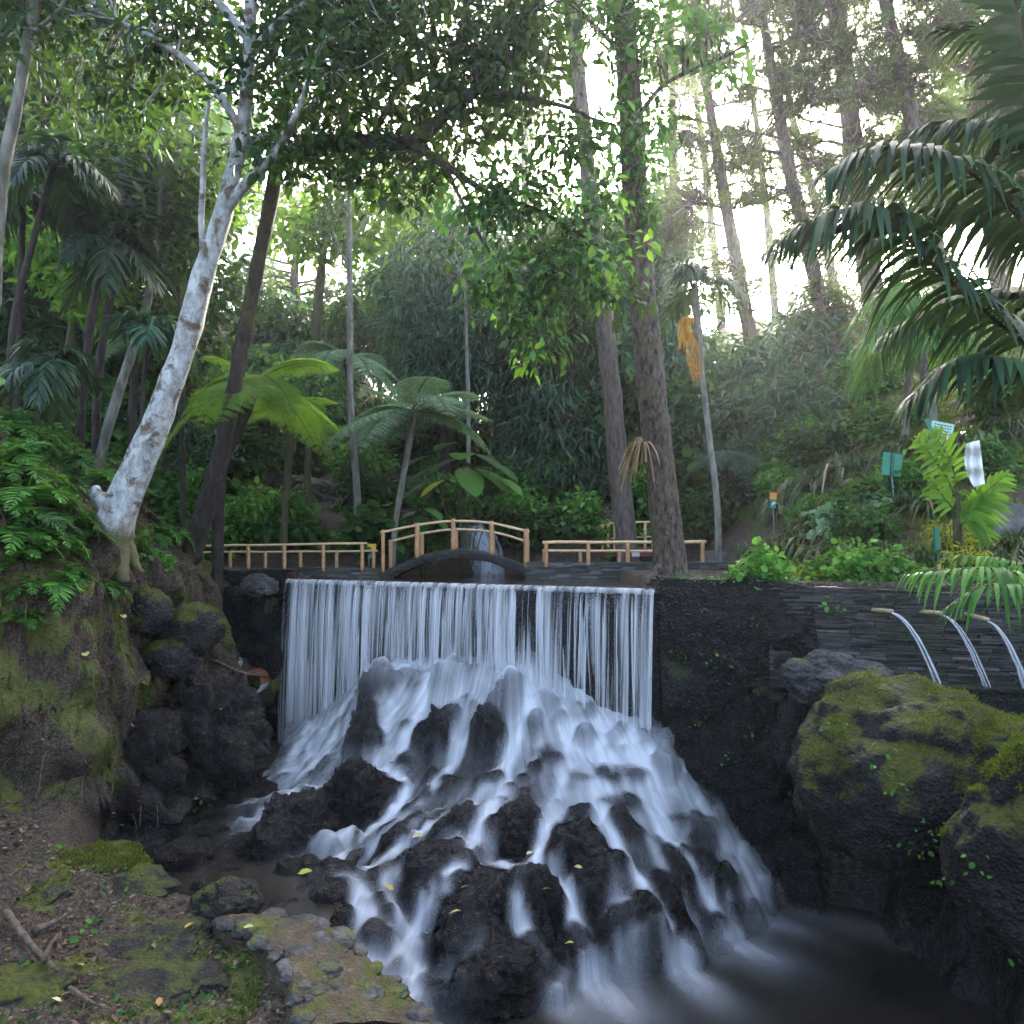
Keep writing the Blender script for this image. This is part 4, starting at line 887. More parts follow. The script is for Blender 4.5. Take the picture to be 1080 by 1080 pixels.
# ------------------------------------------------------------------ vegetation builders
LEAF = (np.array([(0, 0, 0), (.23, .3, .05), (.20, .66, .03), (0, 1, -.14), (-.20, .66, .03), (-.23, .3, .05)]), [np.array([(0, 1, 2, 3), (0, 3, 4, 5)])])
NARROW = (np.array([(0, 0, 0), (.09, .3, .03), (.07, .66, 0), (0, 1, -.2), (-.07, .66, 0), (-.09, .3, .03)]), LEAF[1])
ROUND = (np.array([(0, 0, 0), (.36, .25, .06), (.34, .68, .03), (0, 1, -.1), (-.34, .68, .03), (-.36, .25, .06)]), LEAF[1])
BLADE = (np.array([(-.5, 0, 0), (.5, 0, 0), (0, 1, 0)]), [np.array([(0, 1, 2)])])
def clump_leaves(g, cs, r, n, size, rng, T=LEAF, droop=.45, flat=.7, szv=.5, outward=.8):
    cs = np.asarray(cs, float); m = len(cs)
    if not m: return
    rr = np.broadcast_to(np.asarray(r, float).reshape(-1, 1), (m, 1)); off = rng.normal(0, .48, (m, n, 3)); off[..., 2] *= flat
    pos = cs[:, None] + off * rr[:, None]
    d = nrm(off) * outward + rng.normal(0, .55, (m, n, 3)); d[..., 2] -= droop
    up = rng.normal(0, .45, (m, n, 3)) + np.array((0, -.15, 1.0))
    s = size * (1 + szv * rng.uniform(-1, 1, (m * n, 1)))
    g.inst(T[0], T[1], pos.reshape(-1, 3), d.reshape(-1, 3), up.reshape(-1, 3), s)
def tufts(g, cs, n, ln, wd, rng, up=.35):
    cs = np.asarray(cs, float); m = len(cs)
    d = nrm(rng.normal(0, 1, (m, n, 3)) + np.array((0, 0, up))); pos = np.repeat(cs[:, None], n, 1)
    s = np.stack([np.full(m * n, wd), ln * rng.uniform(.7, 1.2, m * n), np.ones(m * n)], 1)
    g.inst(BLADE[0], BLADE[1], pos.reshape(-1, 3), d.reshape(-1, 3), rng.normal(0, 1, (m * n, 3)), s)
def PX(lst): return np.array([P(a[0], a[1], a[2]) for a in lst]), np.array([px2m(a[3], a[2]) for a in lst])
def blobpts(blobs, rng):
    out = []
    for (cx, cy_, rx, ry, Yd, dY, n) in blobs:
        u = nrm(rng.normal(0, 1, (n, 3))) * rng.uniform(0, 1, (n, 1)) ** .45
        for a in u: out.append(P(cx + a[0] * rx, cy_ + a[2] * ry, Yd + a[1] * dY))
    return np.array(out)
def rooted(tp, tr):
    z = GZ(tp[0][0], tp[0][1])
    return (np.vstack([[tp[0][0] + (tp[0][0] - tp[1][0]) * .3, tp[0][1], z - .08], tp]), np.r_[tr[0] * 1.05, tr]) if tp[0][2] > z + .12 and tp[0][1] > 9.9 else (tp, tr)
def tree(name, label, trunk, limbs, blobs, leaf, mb, ml, seed, cat='tree', group=None, twig=.012, twigs=True, needles=None, rough=.12, sides=12):
    rng = rs(seed); tp, tr = PX(trunk); tp, tr = rooted(tp, tr); base = tp[0]; t = thing(name, label, cat, base, group); base = np.array(t.location)
    n = 10 * len(tp); sp_ = spline(tp, n); sr = np.interp(np.linspace(0, 1, n), np.linspace(0, 1, len(tr)), tr)
    g = G(); g.tube(sp_ - base, sr, sides, rough=rough, seed=seed); sk = [sp_]
    for lb in limbs:
        lp, lr = PX(lb); n = 8 * len(lp); q = spline(lp, n); q = q + .03 * np.stack([vn(np.c_[np.linspace(0, 6, n), np.full(n, k), np.full(n, seed)], 5) for k in range(3)], 1) * np.linspace(0, 1, n)[:, None]
        g.tube(q - base, np.interp(np.linspace(0, 1, n), np.linspace(0, 1, len(lr)), lr), 8, rough=rough * .7, seed=seed); sk.append(q)
    sk = np.vstack(sk); cs = blobpts(blobs, rng) if blobs else np.zeros((0, 3))
    gl = G()
    if twigs:
        for c in cs:
            d = np.linalg.norm(sk - c, axis=1); k = np.argmin(d + rng.uniform(0, .3, len(d))); a = sk[k]
            if d[k] > 4.5: continue
            mid = (a + c) / 2 + rng.normal(0, .12, 3) * d[k] + (0, 0, .12 * d[k]); g.tube(spline([a, mid, c], 7) - base, np.linspace(twig * 1.3, twig * .5, 7), 4, cap=False)
    g.build('trunk', mb, t)
    if len(cs):
        if needles: tufts(gl, cs - base, *needles, rng)
        else: clump_leaves(gl, cs - base, leaf[2] * rng.uniform(.7, 1.3, (len(cs), 1)), leaf[1], leaf[0], rng, *leaf[3:])
        gl.build('crown', ml, t)
    return t
def frond(g, gr, pts, n, lmax, wd, rng, droop=.5, ang=(62, 28), rr=.012, hint=(0, 0, 1), start=.14, vee=.25, jit=.12, prof=None):
    """a feather leaf: rachis tube into gr, leaflets into g"""
    pts = np.asarray(pts, float); q = spline(pts, 40); T = nrm(np.gradient(q, axis=0)); gr.tube(q, np.linspace(rr, rr * .3, 40), 5, cap=False)
    h = np.asarray(hint, float); side = nrm(np.cross(T, h)); up = nrm(np.cross(side, T))
    s = np.linspace(start, .995, n); k = s * 39; i = np.clip(k.astype(int), 0, 38); f = (k - i)[:, None]
    base = q[i] * (1 - f) + q[i + 1] * f; prof = prof or [(0, .45), (.25, .9), (.5, 1), (.8, .72), (1, .3)]
    ln = lmax * np.interp(s, [p[0] for p in prof], [p[1] for p in prof])
    a = np.radians(np.interp(s, [start, 1], ang)); tt = np.array([0, .18, .5, .8, 1.]); wp = np.array([.35, .95, 1, .62, .04]) * wd
    for sg in (-1, 1):
        aa = a + rng.normal(0, jit, n); d = nrm(sg * side[i] * np.sin(aa)[:, None] + T[i] * np.cos(aa)[:, None] + up[i] * (vee + rng.normal(0, jit, n))[:, None])
        wdir = nrm(np.cross(d, up[i])); l = (ln * rng.uniform(.88, 1.1, n))[:, None]
        dr = droop * rng.uniform(.6, 1.4, n)[:, None]
        rows = []
        for t_, w_ in zip(tt, wp):
            c = base + d * l * t_ - np.array((0, 0, 1.)) * dr * l * t_ ** 2; sc_ = np.sqrt(ln / lmax)[:, None]
            rows += [c - wdir * w_ * sc_, c + wdir * w_ * sc_]
        v = np.stack(rows, 1).reshape(-1, 3); m = len(tt); fc = np.array([(2 * z, 2 * z + 1, 2 * z + 3, 2 * z + 2) for z in range(m - 1)])
        g.add(v, (fc[None] + (np.arange(n) * 2 * m)[:, None, None]).reshape(-1, 4))
def bifrond(g, gr, pts, n, lmax, wd, rng, droop=.25, rr=.014, np_=13, hint=(0, 0, 1)):
    """a tree fern frond: pinnae of small pinnules on both sides of the rachis"""
    q = spline(pts, 40); T = nrm(np.gradient(q, axis=0)); gr.tube(q, np.linspace(rr, rr * .25, 40), 5, cap=False)
    side = nrm(np.cross(T, np.asarray(hint, float))); up = nrm(np.cross(side, T))
    B, Dd, U, S = [], [], [], []
    for s in np.linspace(.12, .99, n):
        i = min(int(s * 39), 38); l = lmax * np.interp(s, [.1, .35, .7, 1], [.55, 1, .75, .12])
        for sg in (-1, 1):
            d = nrm(sg * side[i] + T[i] * (.35 + rng.normal(0, .05)) + up[i] * .08); u = np.linspace(.04, 1, np_)
            c = q[i] + d * (u * l)[:, None] - np.array((0, 0, 1.)) * (droop * l * u ** 2)[:, None]
            pl = l * .19 * np.interp(u, [0, .3, .8, 1], [.8, 1, .65, .3])
            for s2 in (-1, 1):
                B.append(c); Dd.append(np.broadcast_to(nrm(s2 * T[i] * 1.0 + d * .45), c.shape)); U.append(np.broadcast_to(up[i], c.shape)); S.append(np.stack([pl * .9 + wd, pl, pl], 1))
    g.inst(NARROW[0] * np.array((1.5, 1, 1)), NARROW[1], np.vstack(B), np.vstack(Dd), np.vstack(U) + rng.normal(0, .1, np.vstack(U).shape), np.vstack(S))
def arch(c, az, ln, el0, sag, n=5):
    """points of an arching frond leaving c at azimuth az, elevation el0"""
    t = np.linspace(0, 1, n); h = ln * (t - .12 * t * t); d = np.array((math.cos(az), math.sin(az), 0))
    return np.asarray(c) + d * (h * math.cos(el0))[:, None] + np.array((0, 0, 1.)) * (ln * (math.sin(el0) * t - sag * t ** 2))[:, None]
# leaf and bark materials
ML_PALMDARK = mat_leaf('deep_green_palm_leaf', (.004, .018, .008), (.009, .036, .014), (.022, .066, .022), .16, .55, .15)
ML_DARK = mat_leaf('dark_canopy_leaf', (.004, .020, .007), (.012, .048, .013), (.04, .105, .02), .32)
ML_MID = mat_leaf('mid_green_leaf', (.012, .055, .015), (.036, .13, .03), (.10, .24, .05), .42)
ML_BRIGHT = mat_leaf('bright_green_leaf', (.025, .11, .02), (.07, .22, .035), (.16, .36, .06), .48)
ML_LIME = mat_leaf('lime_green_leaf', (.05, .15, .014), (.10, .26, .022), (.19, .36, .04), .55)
ML_BLUE = mat_leaf('blue_green_leaf', (.008, .036, .022), (.026, .09, .052), (.08, .19, .11), .3)
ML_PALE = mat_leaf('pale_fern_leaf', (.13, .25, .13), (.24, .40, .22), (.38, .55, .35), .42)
ML_PALM = mat_leaf('dark_palm_leaf', (.008, .026, .016), (.018, .05, .026), (.05, .10, .045), .25, .4, .3)
ML_PINE = mat_leaf('pine_needle', (.03, .055, .014), (.07, .11, .026), (.13, .18, .045), .5)
ML_GRASSY = mat_leaf('strap_leaf', (.012, .03, .010), (.035, .075, .02), (.10, .15, .045), .35, .36, .4)
ML_DEAD = mat_leaf('dead_leaf', (.10, .055, .025), (.22, .14, .065), (.42, .32, .2), .2, .7, .2)
ML_ORANGE = mat_leaf('dead_frond_leaf', (.35, .16, .02), (.55, .27, .03), (.7, .42, .07), .4, .6, .3)
ML_YELLOW = mat_leaf('yellow_leaf', (.3, .32, .02), (.5, .48, .03), (.65, .6, .08), .45)
MB_WHITE = mat_bark('white_bark', (.24, .25, .245), (.52, .53, .52), (.12, .09, .06), .545, .5, 11, .6, .6, low=1)
MB_DARK = mat_bark('dark_bark', (.018, .014, .012), (.05, .04, .033), moss=.5)
MB_PINE = mat_bark('pine_bark', (.014, .011, .009), (.15, .115, .09), moss=.75, scale=20, stretch=.4, bstr=1.0)
MB_PINE2 = mat_bark('far_pine_bark', (.05, .04, .035), (.15, .12, .10), moss=.2, scale=18)
MB_GREY = mat_bark('grey_bark', (.10, .10, .085), (.26, .25, .21), moss=.5, scale=11)
MB_STEM = mat_bark('green_brown_stem', (.03, .035, .015), (.09, .08, .04), moss=.4)
# ------------------------------------------------------------------ the big trees of the foreground
W = tree('white_barked_tree', 'leaning white barked tree on the left bank with a leafy dark crown', [(112, 578, 10.0, 24), (130, 530, 10.0, 17), (163, 450, 9.95, 13.5), (193, 370, 9.9, 12), (215, 290, 9.8, 10.8), (238, 215, 9.7, 9.4), (255, 140, 9.6, 8), (262, 60, 9.5, 6.4), (266, -60, 9.5, 6), (275, -190, 9.5, 4)],
     [[(237, 222, 9.7, 7), (262, 192, 9.6, 5.5), (285, 170, 9.4, 5), (303, 140, 9.3, 4.5), (318, 110, 9.2, 3), (330, 60, 9.2, 2)], [(248, 160, 9.7, 6), (275, 146, 9.8, 5), (300, 145, 10, 4.5), (340, 100, 10.2, 3), (380, 60, 10.3, 2)],
      [(255, 140, 9.6, 5), (225, 90, 9.5, 4), (180, 50, 9.5, 3), (120, 20, 9.5, 2)], [(262, 60, 9.5, 5), (300, 20, 9.4, 4), (360, -20, 9.3, 3), (420, -60, 9.3, 2)], [(262, 40, 9.5, 5), (200, -30, 9.5, 3), (130, -80, 9.5, 2)],
      [(214, 268, 9.75, 3.6), (213, 230, 9.6, 3.2), (216, 170, 9.5, 2.8), (219, 105, 9.4, 2)],
      [(122, 545, 10.0, 12), (108, 527, 9.95, 10), (100, 514, 9.95, 4)], [(118, 560, 10.0, 15), (126, 585, 9.95, 12), (130, 615, 9.9, 6)], [(112, 560, 9.95, 12), (98, 590, 9.75, 7), (82, 610, 9.6, 2)], [(122, 560, 10, 11), (140, 585, 10.1, 6), (150, 605, 10.1, 2)]],
     [(110, 40, 130, 85, 10.2, 1.0, 58), (230, 35, 120, 75, 9.8, 1.2, 62), (340, 60, 100, 75, 9.6, 1.1, 52), (60, -20, 120, 70, 10, 1, 30), (300, -60, 180, 60, 9.6, 1.2, 40), (300, 150, 50, 40, 9.6, .6, 14), (150, 110, 60, 40, 10.3, .6, 18), (395, 20, 80, 60, 9.6, 1, 36)],
     (.135, 24, .34), MB_WHITE, ML_DARK, 1)
Bt = tree('dark_trunked_tree', 'dark leaning tree behind the white one with a limb reaching over the waterfall', [(200, 592, 12.6, 11), (232, 482, 12.3, 8.5), (245, 420, 12.1, 8), (262, 330, 11.9, 7.5), (280, 240, 11.6, 7.5), (292, 175, 11.2, 7.5), (302, 110, 10.8, 7), (315, 40, 10.6, 5), (330, -60, 10.5, 3)],
     [[(292, 175, 11.2, 8), (330, 152, 10.6, 8), (390, 150, 10.0, 8), (435, 150, 9.5, 7.5), (470, 122, 9.2, 6.5), (505, 95, 9.0, 6), (540, 55, 8.9, 4.5), (570, 0, 8.8, 3)], [(436, 152, 9.5, 5), (470, 175, 9.2, 4), (510, 202, 8.9, 3), (545, 215, 8.7, 2.4), (590, 232, 8.5, 1.6), (640, 262, 8.3, 1)],
      [(470, 175, 9.2, 2.4), (500, 240, 8.7, 2), (540, 300, 8.3, 1.2)], [(510, 95, 9, 4), (580, 110, 8.7, 2.6), (650, 130, 8.5, 1.6)], [(390, 150, 10, 4), (420, 90, 9.9, 3), (440, 20, 9.8, 2)], [(505, 95, 9, 3), (500, 40, 8.9, 2), (480, -30, 8.9, 1.5)]],
     [(400, 105, 95, 90, 10.2, 1.0, 62), (490, 70, 95, 80, 9.4, .9, 60), (330, 165, 75, 45, 10.6, .8, 22), (420, 185, 80, 34, 9.6, .6, 22), (560, 60, 80, 70, 9.0, .8, 34), (470, 0, 130, 60, 9.4, 1, 44), (350, 20, 90, 60, 10.4, 1, 30), (495, 150, 40, 30, 9.1, .5, 8)],
     (.135, 24, .33), MB_DARK, ML_DARK, 2)
# the hanging leafy boughs over the middle are the end of that limb
rng = rs(31); base = np.array(Bt.location)
cs = blobpts([(545, 215, 85, 60, 8.6, .6, 40), (595, 275, 65, 55, 8.3, .5, 32), (560, 310, 50, 50, 8.3, .4, 22), (630, 235, 30, 50, 8.3, .4, 8), (590, 150, 60, 50, 8.7, .5, 22), (570, 355, 22, 28, 8.2, .3, 6), (640, 310, 36, 26, 8.2, .3, 5), (690, 120, 40, 40, 8.4, .4, 8), (520, 270, 40, 60, 8.5, .4, 12)], rng)
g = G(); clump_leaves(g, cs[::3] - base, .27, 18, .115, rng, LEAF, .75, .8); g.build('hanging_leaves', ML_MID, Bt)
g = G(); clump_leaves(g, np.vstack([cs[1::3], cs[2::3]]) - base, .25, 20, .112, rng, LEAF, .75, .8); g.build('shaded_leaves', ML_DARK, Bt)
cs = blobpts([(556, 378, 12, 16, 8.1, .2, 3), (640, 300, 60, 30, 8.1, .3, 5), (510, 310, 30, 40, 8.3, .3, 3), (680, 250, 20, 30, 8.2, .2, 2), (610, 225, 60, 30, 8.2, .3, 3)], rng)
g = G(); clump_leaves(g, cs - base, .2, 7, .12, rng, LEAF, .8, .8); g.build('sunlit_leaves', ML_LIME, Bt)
PN = tree('pine_tree', 'thick pine trunk standing on the right end of the waterfall wall', [(709, 622, 11.2, 19), (706, 590, 11.2, 17), (697, 500, 11.15, 15.5), (684, 380, 11.1, 14.5), (673, 260, 11.05, 13.5), (665, 120, 11.0, 12.5), (658, 0, 11, 11.5), (648, -200, 11, 9)],
     [[(668, 130, 11, 3), (700, 90, 10.6, 2.4), (760, 60, 10.3, 1.6), (800, 40, 10, 1)], [(662, 60, 11, 3), (620, 20, 10.8, 2), (590, -20, 10.6, 1.4)], [(700, 592, 11.1, 6), (690, 606, 10.95, 4), (684, 616, 10.85, 2)], [(712, 596, 11.1, 6), (724, 608, 11.0, 4), (732, 616, 10.95, 2)]],
     [(740, 55, 55, 30, 10.4, .5, 16), (700, 20, 70, 30, 10.6, .6, 16), (620, 10, 60, 30, 10.7, .6, 12)], (.15, 15, .3), MB_PINE, ML_MID, 4, sides=40, rough=.09)
rng = rs(41); base = np.array(PN.location); yy = rng.uniform(-40, 262, 170); ce = np.interp(yy, [-40, 0, 120, 260], [656, 658, 665, 673]); ang = rng.uniform(-math.pi, 0.4, 170)
cs = np.array([P(c_ + 15 * math.cos(a_) * rng.uniform(.8, 1.6), y_, 11 + .22 * math.sin(a_) * rng.uniform(.9, 1.8)) for c_, y_, a_ in zip(ce, yy, ang)]); g = G(); clump_leaves(g, cs - base, .10, 5, .13, rng, LEAF, .6); g.build('ivy', ML_MID, PN)
# epiphyte on the trunk
c = P(679, 466, 10.86); t = thing('epiphyte', 'dried epiphyte tuft growing on the left side of the pine trunk', 'plant', c); g = G()
for k in range(60): a = rng.uniform(0, 6.28); q = arch((0, 0, 0), math.pi + rng.normal(0, .9), rng.uniform(.2, .45), rng.uniform(-.2, 1.1), rng.uniform(.7, 1.8)); tw = np.array((.012, .012, .004)); g.grid(np.stack([q - tw, q + tw], 1).reshape(-1, 3), 5, 2)
g.build('dry_leaves', ML_DEAD, t)
tree('pine_tree', 'slimmer straight pine trunk behind the right bamboo fence', [(664, 602, 16.0, 12.5), (655, 520, 16.0, 11), (644, 400, 15.9, 10), (633, 300, 15.8, 9.5), (620, 180, 15.7, 8.5), (606, 40, 15.6, 8), (598, -60, 15.6, 7)], [[(612, 90, 15.6, 2), (570, 60, 15.3, 1)], [(622, 200, 15.7, 2), (650, 180, 15.2, 1)]], [(600, 0, 80, 50, 15.6, 1.2, 70), (580, 60, 50, 30, 15.5, 1, 26)], (.1, 8, .3), MB_PINE2, ML_PINE, 5, needles=(22, .22, .012), sides=14)
t = thing('tag', 'small white plate fixed low on the slim pine trunk behind the fence', 'sign', P(670.5, 584.5, 15.72)); g = G(); panel(g, (0, 0, 0), px2m(8, 15.7), px2m(4.6, 15.7), .012, 0); g.build('plate', M_WHITE, t, smooth=False)
g = G(); rr = rs(4)
for k in range(2):
    for j in range(4): panel(g, (px2m(-2.8 + j * 1.8, 15.7), -.009, px2m(1.0 - k * 2, 15.7)), px2m(1.2, 15.7), px2m(.7, 15.7), .004, 0)
g.build('lettering', M_DKGREEN, t, smooth=False)
# far pines, standing on the hazy slope
PINES = [((808, 448), (745, 90), 27, 8.5, 'far pine with two thin tops leaning left in the bright haze', [(745, 170, 70, 50), (735, 50, 70, 60), (700, 260, 50, 50), (770, 300, 50, 40)]),
         ((893, 462), (808, 40), 23, 9, 'tall leaning pine right of the bright sky gap', [(840, 80, 60, 50), (860, 230, 50, 50), (790, 0, 90, 40), (870, 330, 50, 40)]),
         ((938, 420), (880, -20), 24, 13, 'stout pine high above the slope left of the palm fronds', [(880, 70, 80, 60), (850, 0, 90, 60), (920, 180, 70, 60), (960, 120, 60, 60)]),
         ((1010, 380), (925, -40), 22, 9.5, 'pine with bare upper trunk near the top right palm', [(950, 60, 60, 60), (1000, 10, 60, 50), (980, 200, 50, 40)]),
         ((832, 440), (795, 110), 34, 5, 'slender distant pine between the two leaning pines', [(800, 140, 40, 40), (815, 260, 40, 30)]),
         ((915, 430), (835, 120), 36, 6, 'slender distant pine behind the tall leaning one', [(840, 160, 50, 40), (870, 280, 40, 30)]),
         ((770, 420), (728, 60), 38, 5, 'thin distant pine at the left rim of the sky gap', [(730, 90, 50, 40), (745, 250, 35, 35)]),
         ((720, 380), (708, 40), 40, 6, 'distant pine seen just right of the thick trunk', [(705, 90, 40, 60), (715, 220, 40, 40)]),
         ((560, 400), (548, 60), 34, 6, 'distant pine rising behind the middle of the gorge', [(550, 120, 50, 60), (560, 40, 60, 40)]),
         ((318, 390), (312, 250), 36, 6, 'distant pine showing in the left sky gap', [(312, 230, 40, 40)]),
         ((436, 360), (430, 150), 34, 7, 'distant grey pine left of the blue green tree', [(430, 190, 40, 50)]),
         ((1060, 360), (1020, -40), 26, 8, 'pine behind the top right palm fronds', [(1040, 60, 70, 60), (1060, 150, 60, 50)])]
for k, (b, tp, Yd, rp, lab, bl) in enumerate(PINES):
    gz = P(b[0], b[1], Yd); bx = (b[0] - 540) / F * Yd; by = HZ + (ZC - (GZ(bx, Yd) - .3)) / Yd * F
    xb = b[0] + (b[0] - tp[0]) * (by - b[1]) / max(40, b[1] - tp[1])
    rng = rs(900 + k); tr_ = [(xb, by, Yd, rp), ((b[0] * .7 + tp[0] * .3) + rng.uniform(-4, 4), b[1] * .7 + tp[1] * .3, Yd, rp * .86), ((b[0] + tp[0] * 2) / 3 + rng.uniform(-4, 4), (b[1] + tp[1] * 2) / 3, Yd, rp * .74), (tp[0], tp[1], Yd, rp * .55), (tp[0] - 12, tp[1] - 90, Yd, rp * .4)]
    lim = []
    for j in range(12):
        f_ = rng.uniform(.35, 1.1); sx = tr_[1][0] + (tp[0] - tr_[1][0]) * f_; sy = tr_[1][1] + (tp[1] - tr_[1][1]) * f_; sg = rng.choice([-1, 1]); l = rng.uniform(30, 75) * 24 / Yd
        lim.append([(sx, sy, Yd, 1.5), (sx + sg * l * .5, sy - l * .1, Yd + rng.uniform(-.6, .6), 1.1), (sx + sg * l, sy - l * .1 + rng.uniform(-10, 16), Yd + rng.uniform(-1, 1), .6)])
        bl = bl + [(sx + sg * l * .8, sy - l * .1, 26 * 24 / Yd, 11 * 24 / Yd)]
    tree('pine_tree', lab, tr_, lim, [(x, y, a, b_, Yd, 1.6, int(a * b_ / 12)) for x, y, a, b_ in bl], (.1, 8, .3), MB_PINE2, ML_PINE, 50 + k, group='pines on the hazy slope', needles=(26, .36, .020), twig=.02)
# slim trunks on the left
tree('slender_tree', 'slender mossy trunk cut by the left edge of the frame', [(-8, 330, 9.6, 7), (2, 190, 9.5, 6.5), (16, 120, 9.4, 6), (34, 20, 9.3, 5.5), (48, -60, 9.3, 4)], [[(30, 40, 9.3, 3), (60, 10, 9.2, 2), (90, -30, 9.2, 1)]], [(30, 20, 60, 50, 9.4, .6, 26), (70, -30, 60, 40, 9.4, .6, 16)], (.14, 16, .34), MB_GREY, ML_DARK, 70)
tree('slender_tree', 'thin leaning grey trunk between the white tree and the palms', [(104, 490, 12.5, 5.5), (120, 430, 12.5, 5), (140, 370, 12.5, 4.5), (155, 320, 12.5, 4), (166, 250, 12.5, 3), (170, 190, 12.5, 2)], [], [(150, 180, 100, 80, 13, 1.2, 70), (110, 230, 50, 40, 13, .8, 18), (190, 240, 50, 60, 13, 1, 30)], (.19, 24, .5), MB_GREY, ML_DARK, 71)
tree('slender_tree', 'pale straight sapling trunk left of the pale tree fern', [(376, 512, 17.0, 4), (370, 430, 17, 3.6), (369, 330, 17, 3.4), (368, 240, 17, 2.8), (367, 190, 17, 1.6)], [[(369, 285, 17, 1.5), (352, 250, 16.8, 1)], [(368, 260, 17, 1.5), (392, 225, 17, 1)]], [(365, 205, 46, 30, 17, .8, 22), (340, 240, 26, 18, 17, .5, 8)], (.17, 16, .4), MB_GREY, ML_DARK, 72)
tree('slender_tree', 'short mossy green trunk in front of the flat brown boulder', [(324, 556, 17.5, 4.5), (324, 520, 17.5, 4.2), (325, 480, 17.5, 3.5), (328, 420, 17.5, 2.6)], [], [(328, 410, 40, 30, 17.6, .8, 20)], (.16, 14, .4), MB_STEM, ML_MID, 73)
tree('slender_tree', 'thin pale stem rising between the tree fern and the dark thicket', [(494, 500, 19, 2.6), (494, 440, 19, 2.3), (492, 360, 19, 1.8), (490, 300, 19, 1.2)], [], [(490, 300, 40, 40, 19, .8, 22)], (.18, 14, .4), MB_GREY, ML_BLUE, 74)
# broad leaved trees standing behind
tree('broadleaf_tree', 'blue green tree with drooping leaf clumps in the middle distance', [(470, 540, 22, 8), (472, 430, 22, 7), (470, 330, 22, 5), (466, 230, 22, 3)], [], [(470, 270, 65, 60, 22, 1.8, 90), (445, 330, 55, 55, 21.5, 1.6, 70), (515, 340, 60, 70, 21.5, 1.6, 80), (470, 400, 60, 40, 21, 1.2, 40)], (.30, 26, .6, NARROW, 1.0), MB_DARK, ML_BLUE, 75)
tree('broadleaf_tree', 'dark dense tree filling the left behind the palms', [(60, 470, 17, 9), (70, 350, 17, 8), (80, 230, 17, 5), (90, 120, 17, 3)], [], [(70, 190, 90, 70, 17, 1.6, 70), (150, 240, 60, 60, 16.5, 1.2, 46), (20, 260, 60, 70, 16.5, 1.2, 40), (200, 330, 60, 60, 16.5, 1.2, 40)], (.24, 26, .6), MB_DARK, ML_DARK, 76)
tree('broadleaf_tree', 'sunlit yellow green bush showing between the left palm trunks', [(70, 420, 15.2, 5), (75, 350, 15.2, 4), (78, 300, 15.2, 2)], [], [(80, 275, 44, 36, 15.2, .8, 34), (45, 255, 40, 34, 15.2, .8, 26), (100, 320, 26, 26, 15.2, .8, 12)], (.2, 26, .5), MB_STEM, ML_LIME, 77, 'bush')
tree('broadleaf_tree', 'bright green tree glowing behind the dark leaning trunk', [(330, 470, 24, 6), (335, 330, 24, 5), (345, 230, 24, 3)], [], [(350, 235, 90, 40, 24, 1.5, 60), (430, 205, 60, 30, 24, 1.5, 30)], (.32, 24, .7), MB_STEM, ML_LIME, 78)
for k, (bl, lab) in enumerate([([(600, 470, 62, 90)], 'dark bamboo-like thicket rising behind the bridge'), ([(650, 440, 55, 85), (630, 540, 50, 50)], 'dark thicket behind the two pine trunks'), ([(560, 400, 52, 60), (550, 480, 40, 60)], 'blue green thicket beside the drooping tree'), ([(718, 470, 60, 90)], 'dark thicket right of the thick pine trunk'), ([(600, 360, 70, 60)], 'dark leaf wall high behind the hanging boughs'), ([(690, 390, 50, 60)], 'grey green thicket between the pine and the small palm'), ([(585, 560, 60, 40)], 'blackish bush in the shadow behind the bridge end')]):
    Yd = 20 + (k % 3) * .8; x, y = bl[0][0], bl[0][1]; gz = GZ((x - 540) / F * Yd, Yd); by = HZ + (ZC - gz) / Yd * F
    tree('thicket', lab, [(x, by + 4, Yd, 4), (x, (by + y) / 2, Yd, 3), (x, y - 20, Yd, 2)], [], [(a, b_, c_, d_, Yd, 1.2, int(c_ * d_ / 44)) for a, b_, c_, d_ in bl], (.30, 24, .5, LEAF if k % 2 else NARROW, 1.0), MB_STEM, ML_BLUE if k in (2, 5, 0) else ML_DARK, 80 + k, 'shrub')
# ------------------------------------------------------------------ palms, tree ferns and other shaped plants
def palm(name, label, trunk, nf, ln, lmax, wd, seed, ml, mb, nleaf=30, droop=.6, el=(.2, 1.2), sag=(.5, 1.1), az=None, group=None, cat='palm', rr=.014, extra=None):
    rng = rs(seed); tp, tr = rooted(*PX(trunk)); t = thing(name, label, cat, tp[0], group); base = np.array(t.location)
    g = G(); n = 10 * len(tp); sp_ = spline(tp, n); g.tube(sp_ - base, np.interp(np.linspace(0, 1, n), np.linspace(0, 1, len(tr)), tr) * (1 + .06 * np.sin(np.arange(n) * 2.2)), 10); g.build('trunk', mb, t)
    gl, gr = G(), G(); top = sp_[-1] - base
    for k in range(nf):
        a = (2 * math.pi * k / nf + rng.uniform(-.25, .25)) if az is None else az[k % len(az)] + rng.normal(0, .12)
        frond(gl, gr, arch(top, a, ln * rng.uniform(.8, 1.1), rng.uniform(*el), rng.uniform(*sag)), nleaf, lmax, wd, rng, droop, rr=rr)
    gl.build('fronds', ml, t); gr.build('leaf_stalks', MB_STEM, t); return t
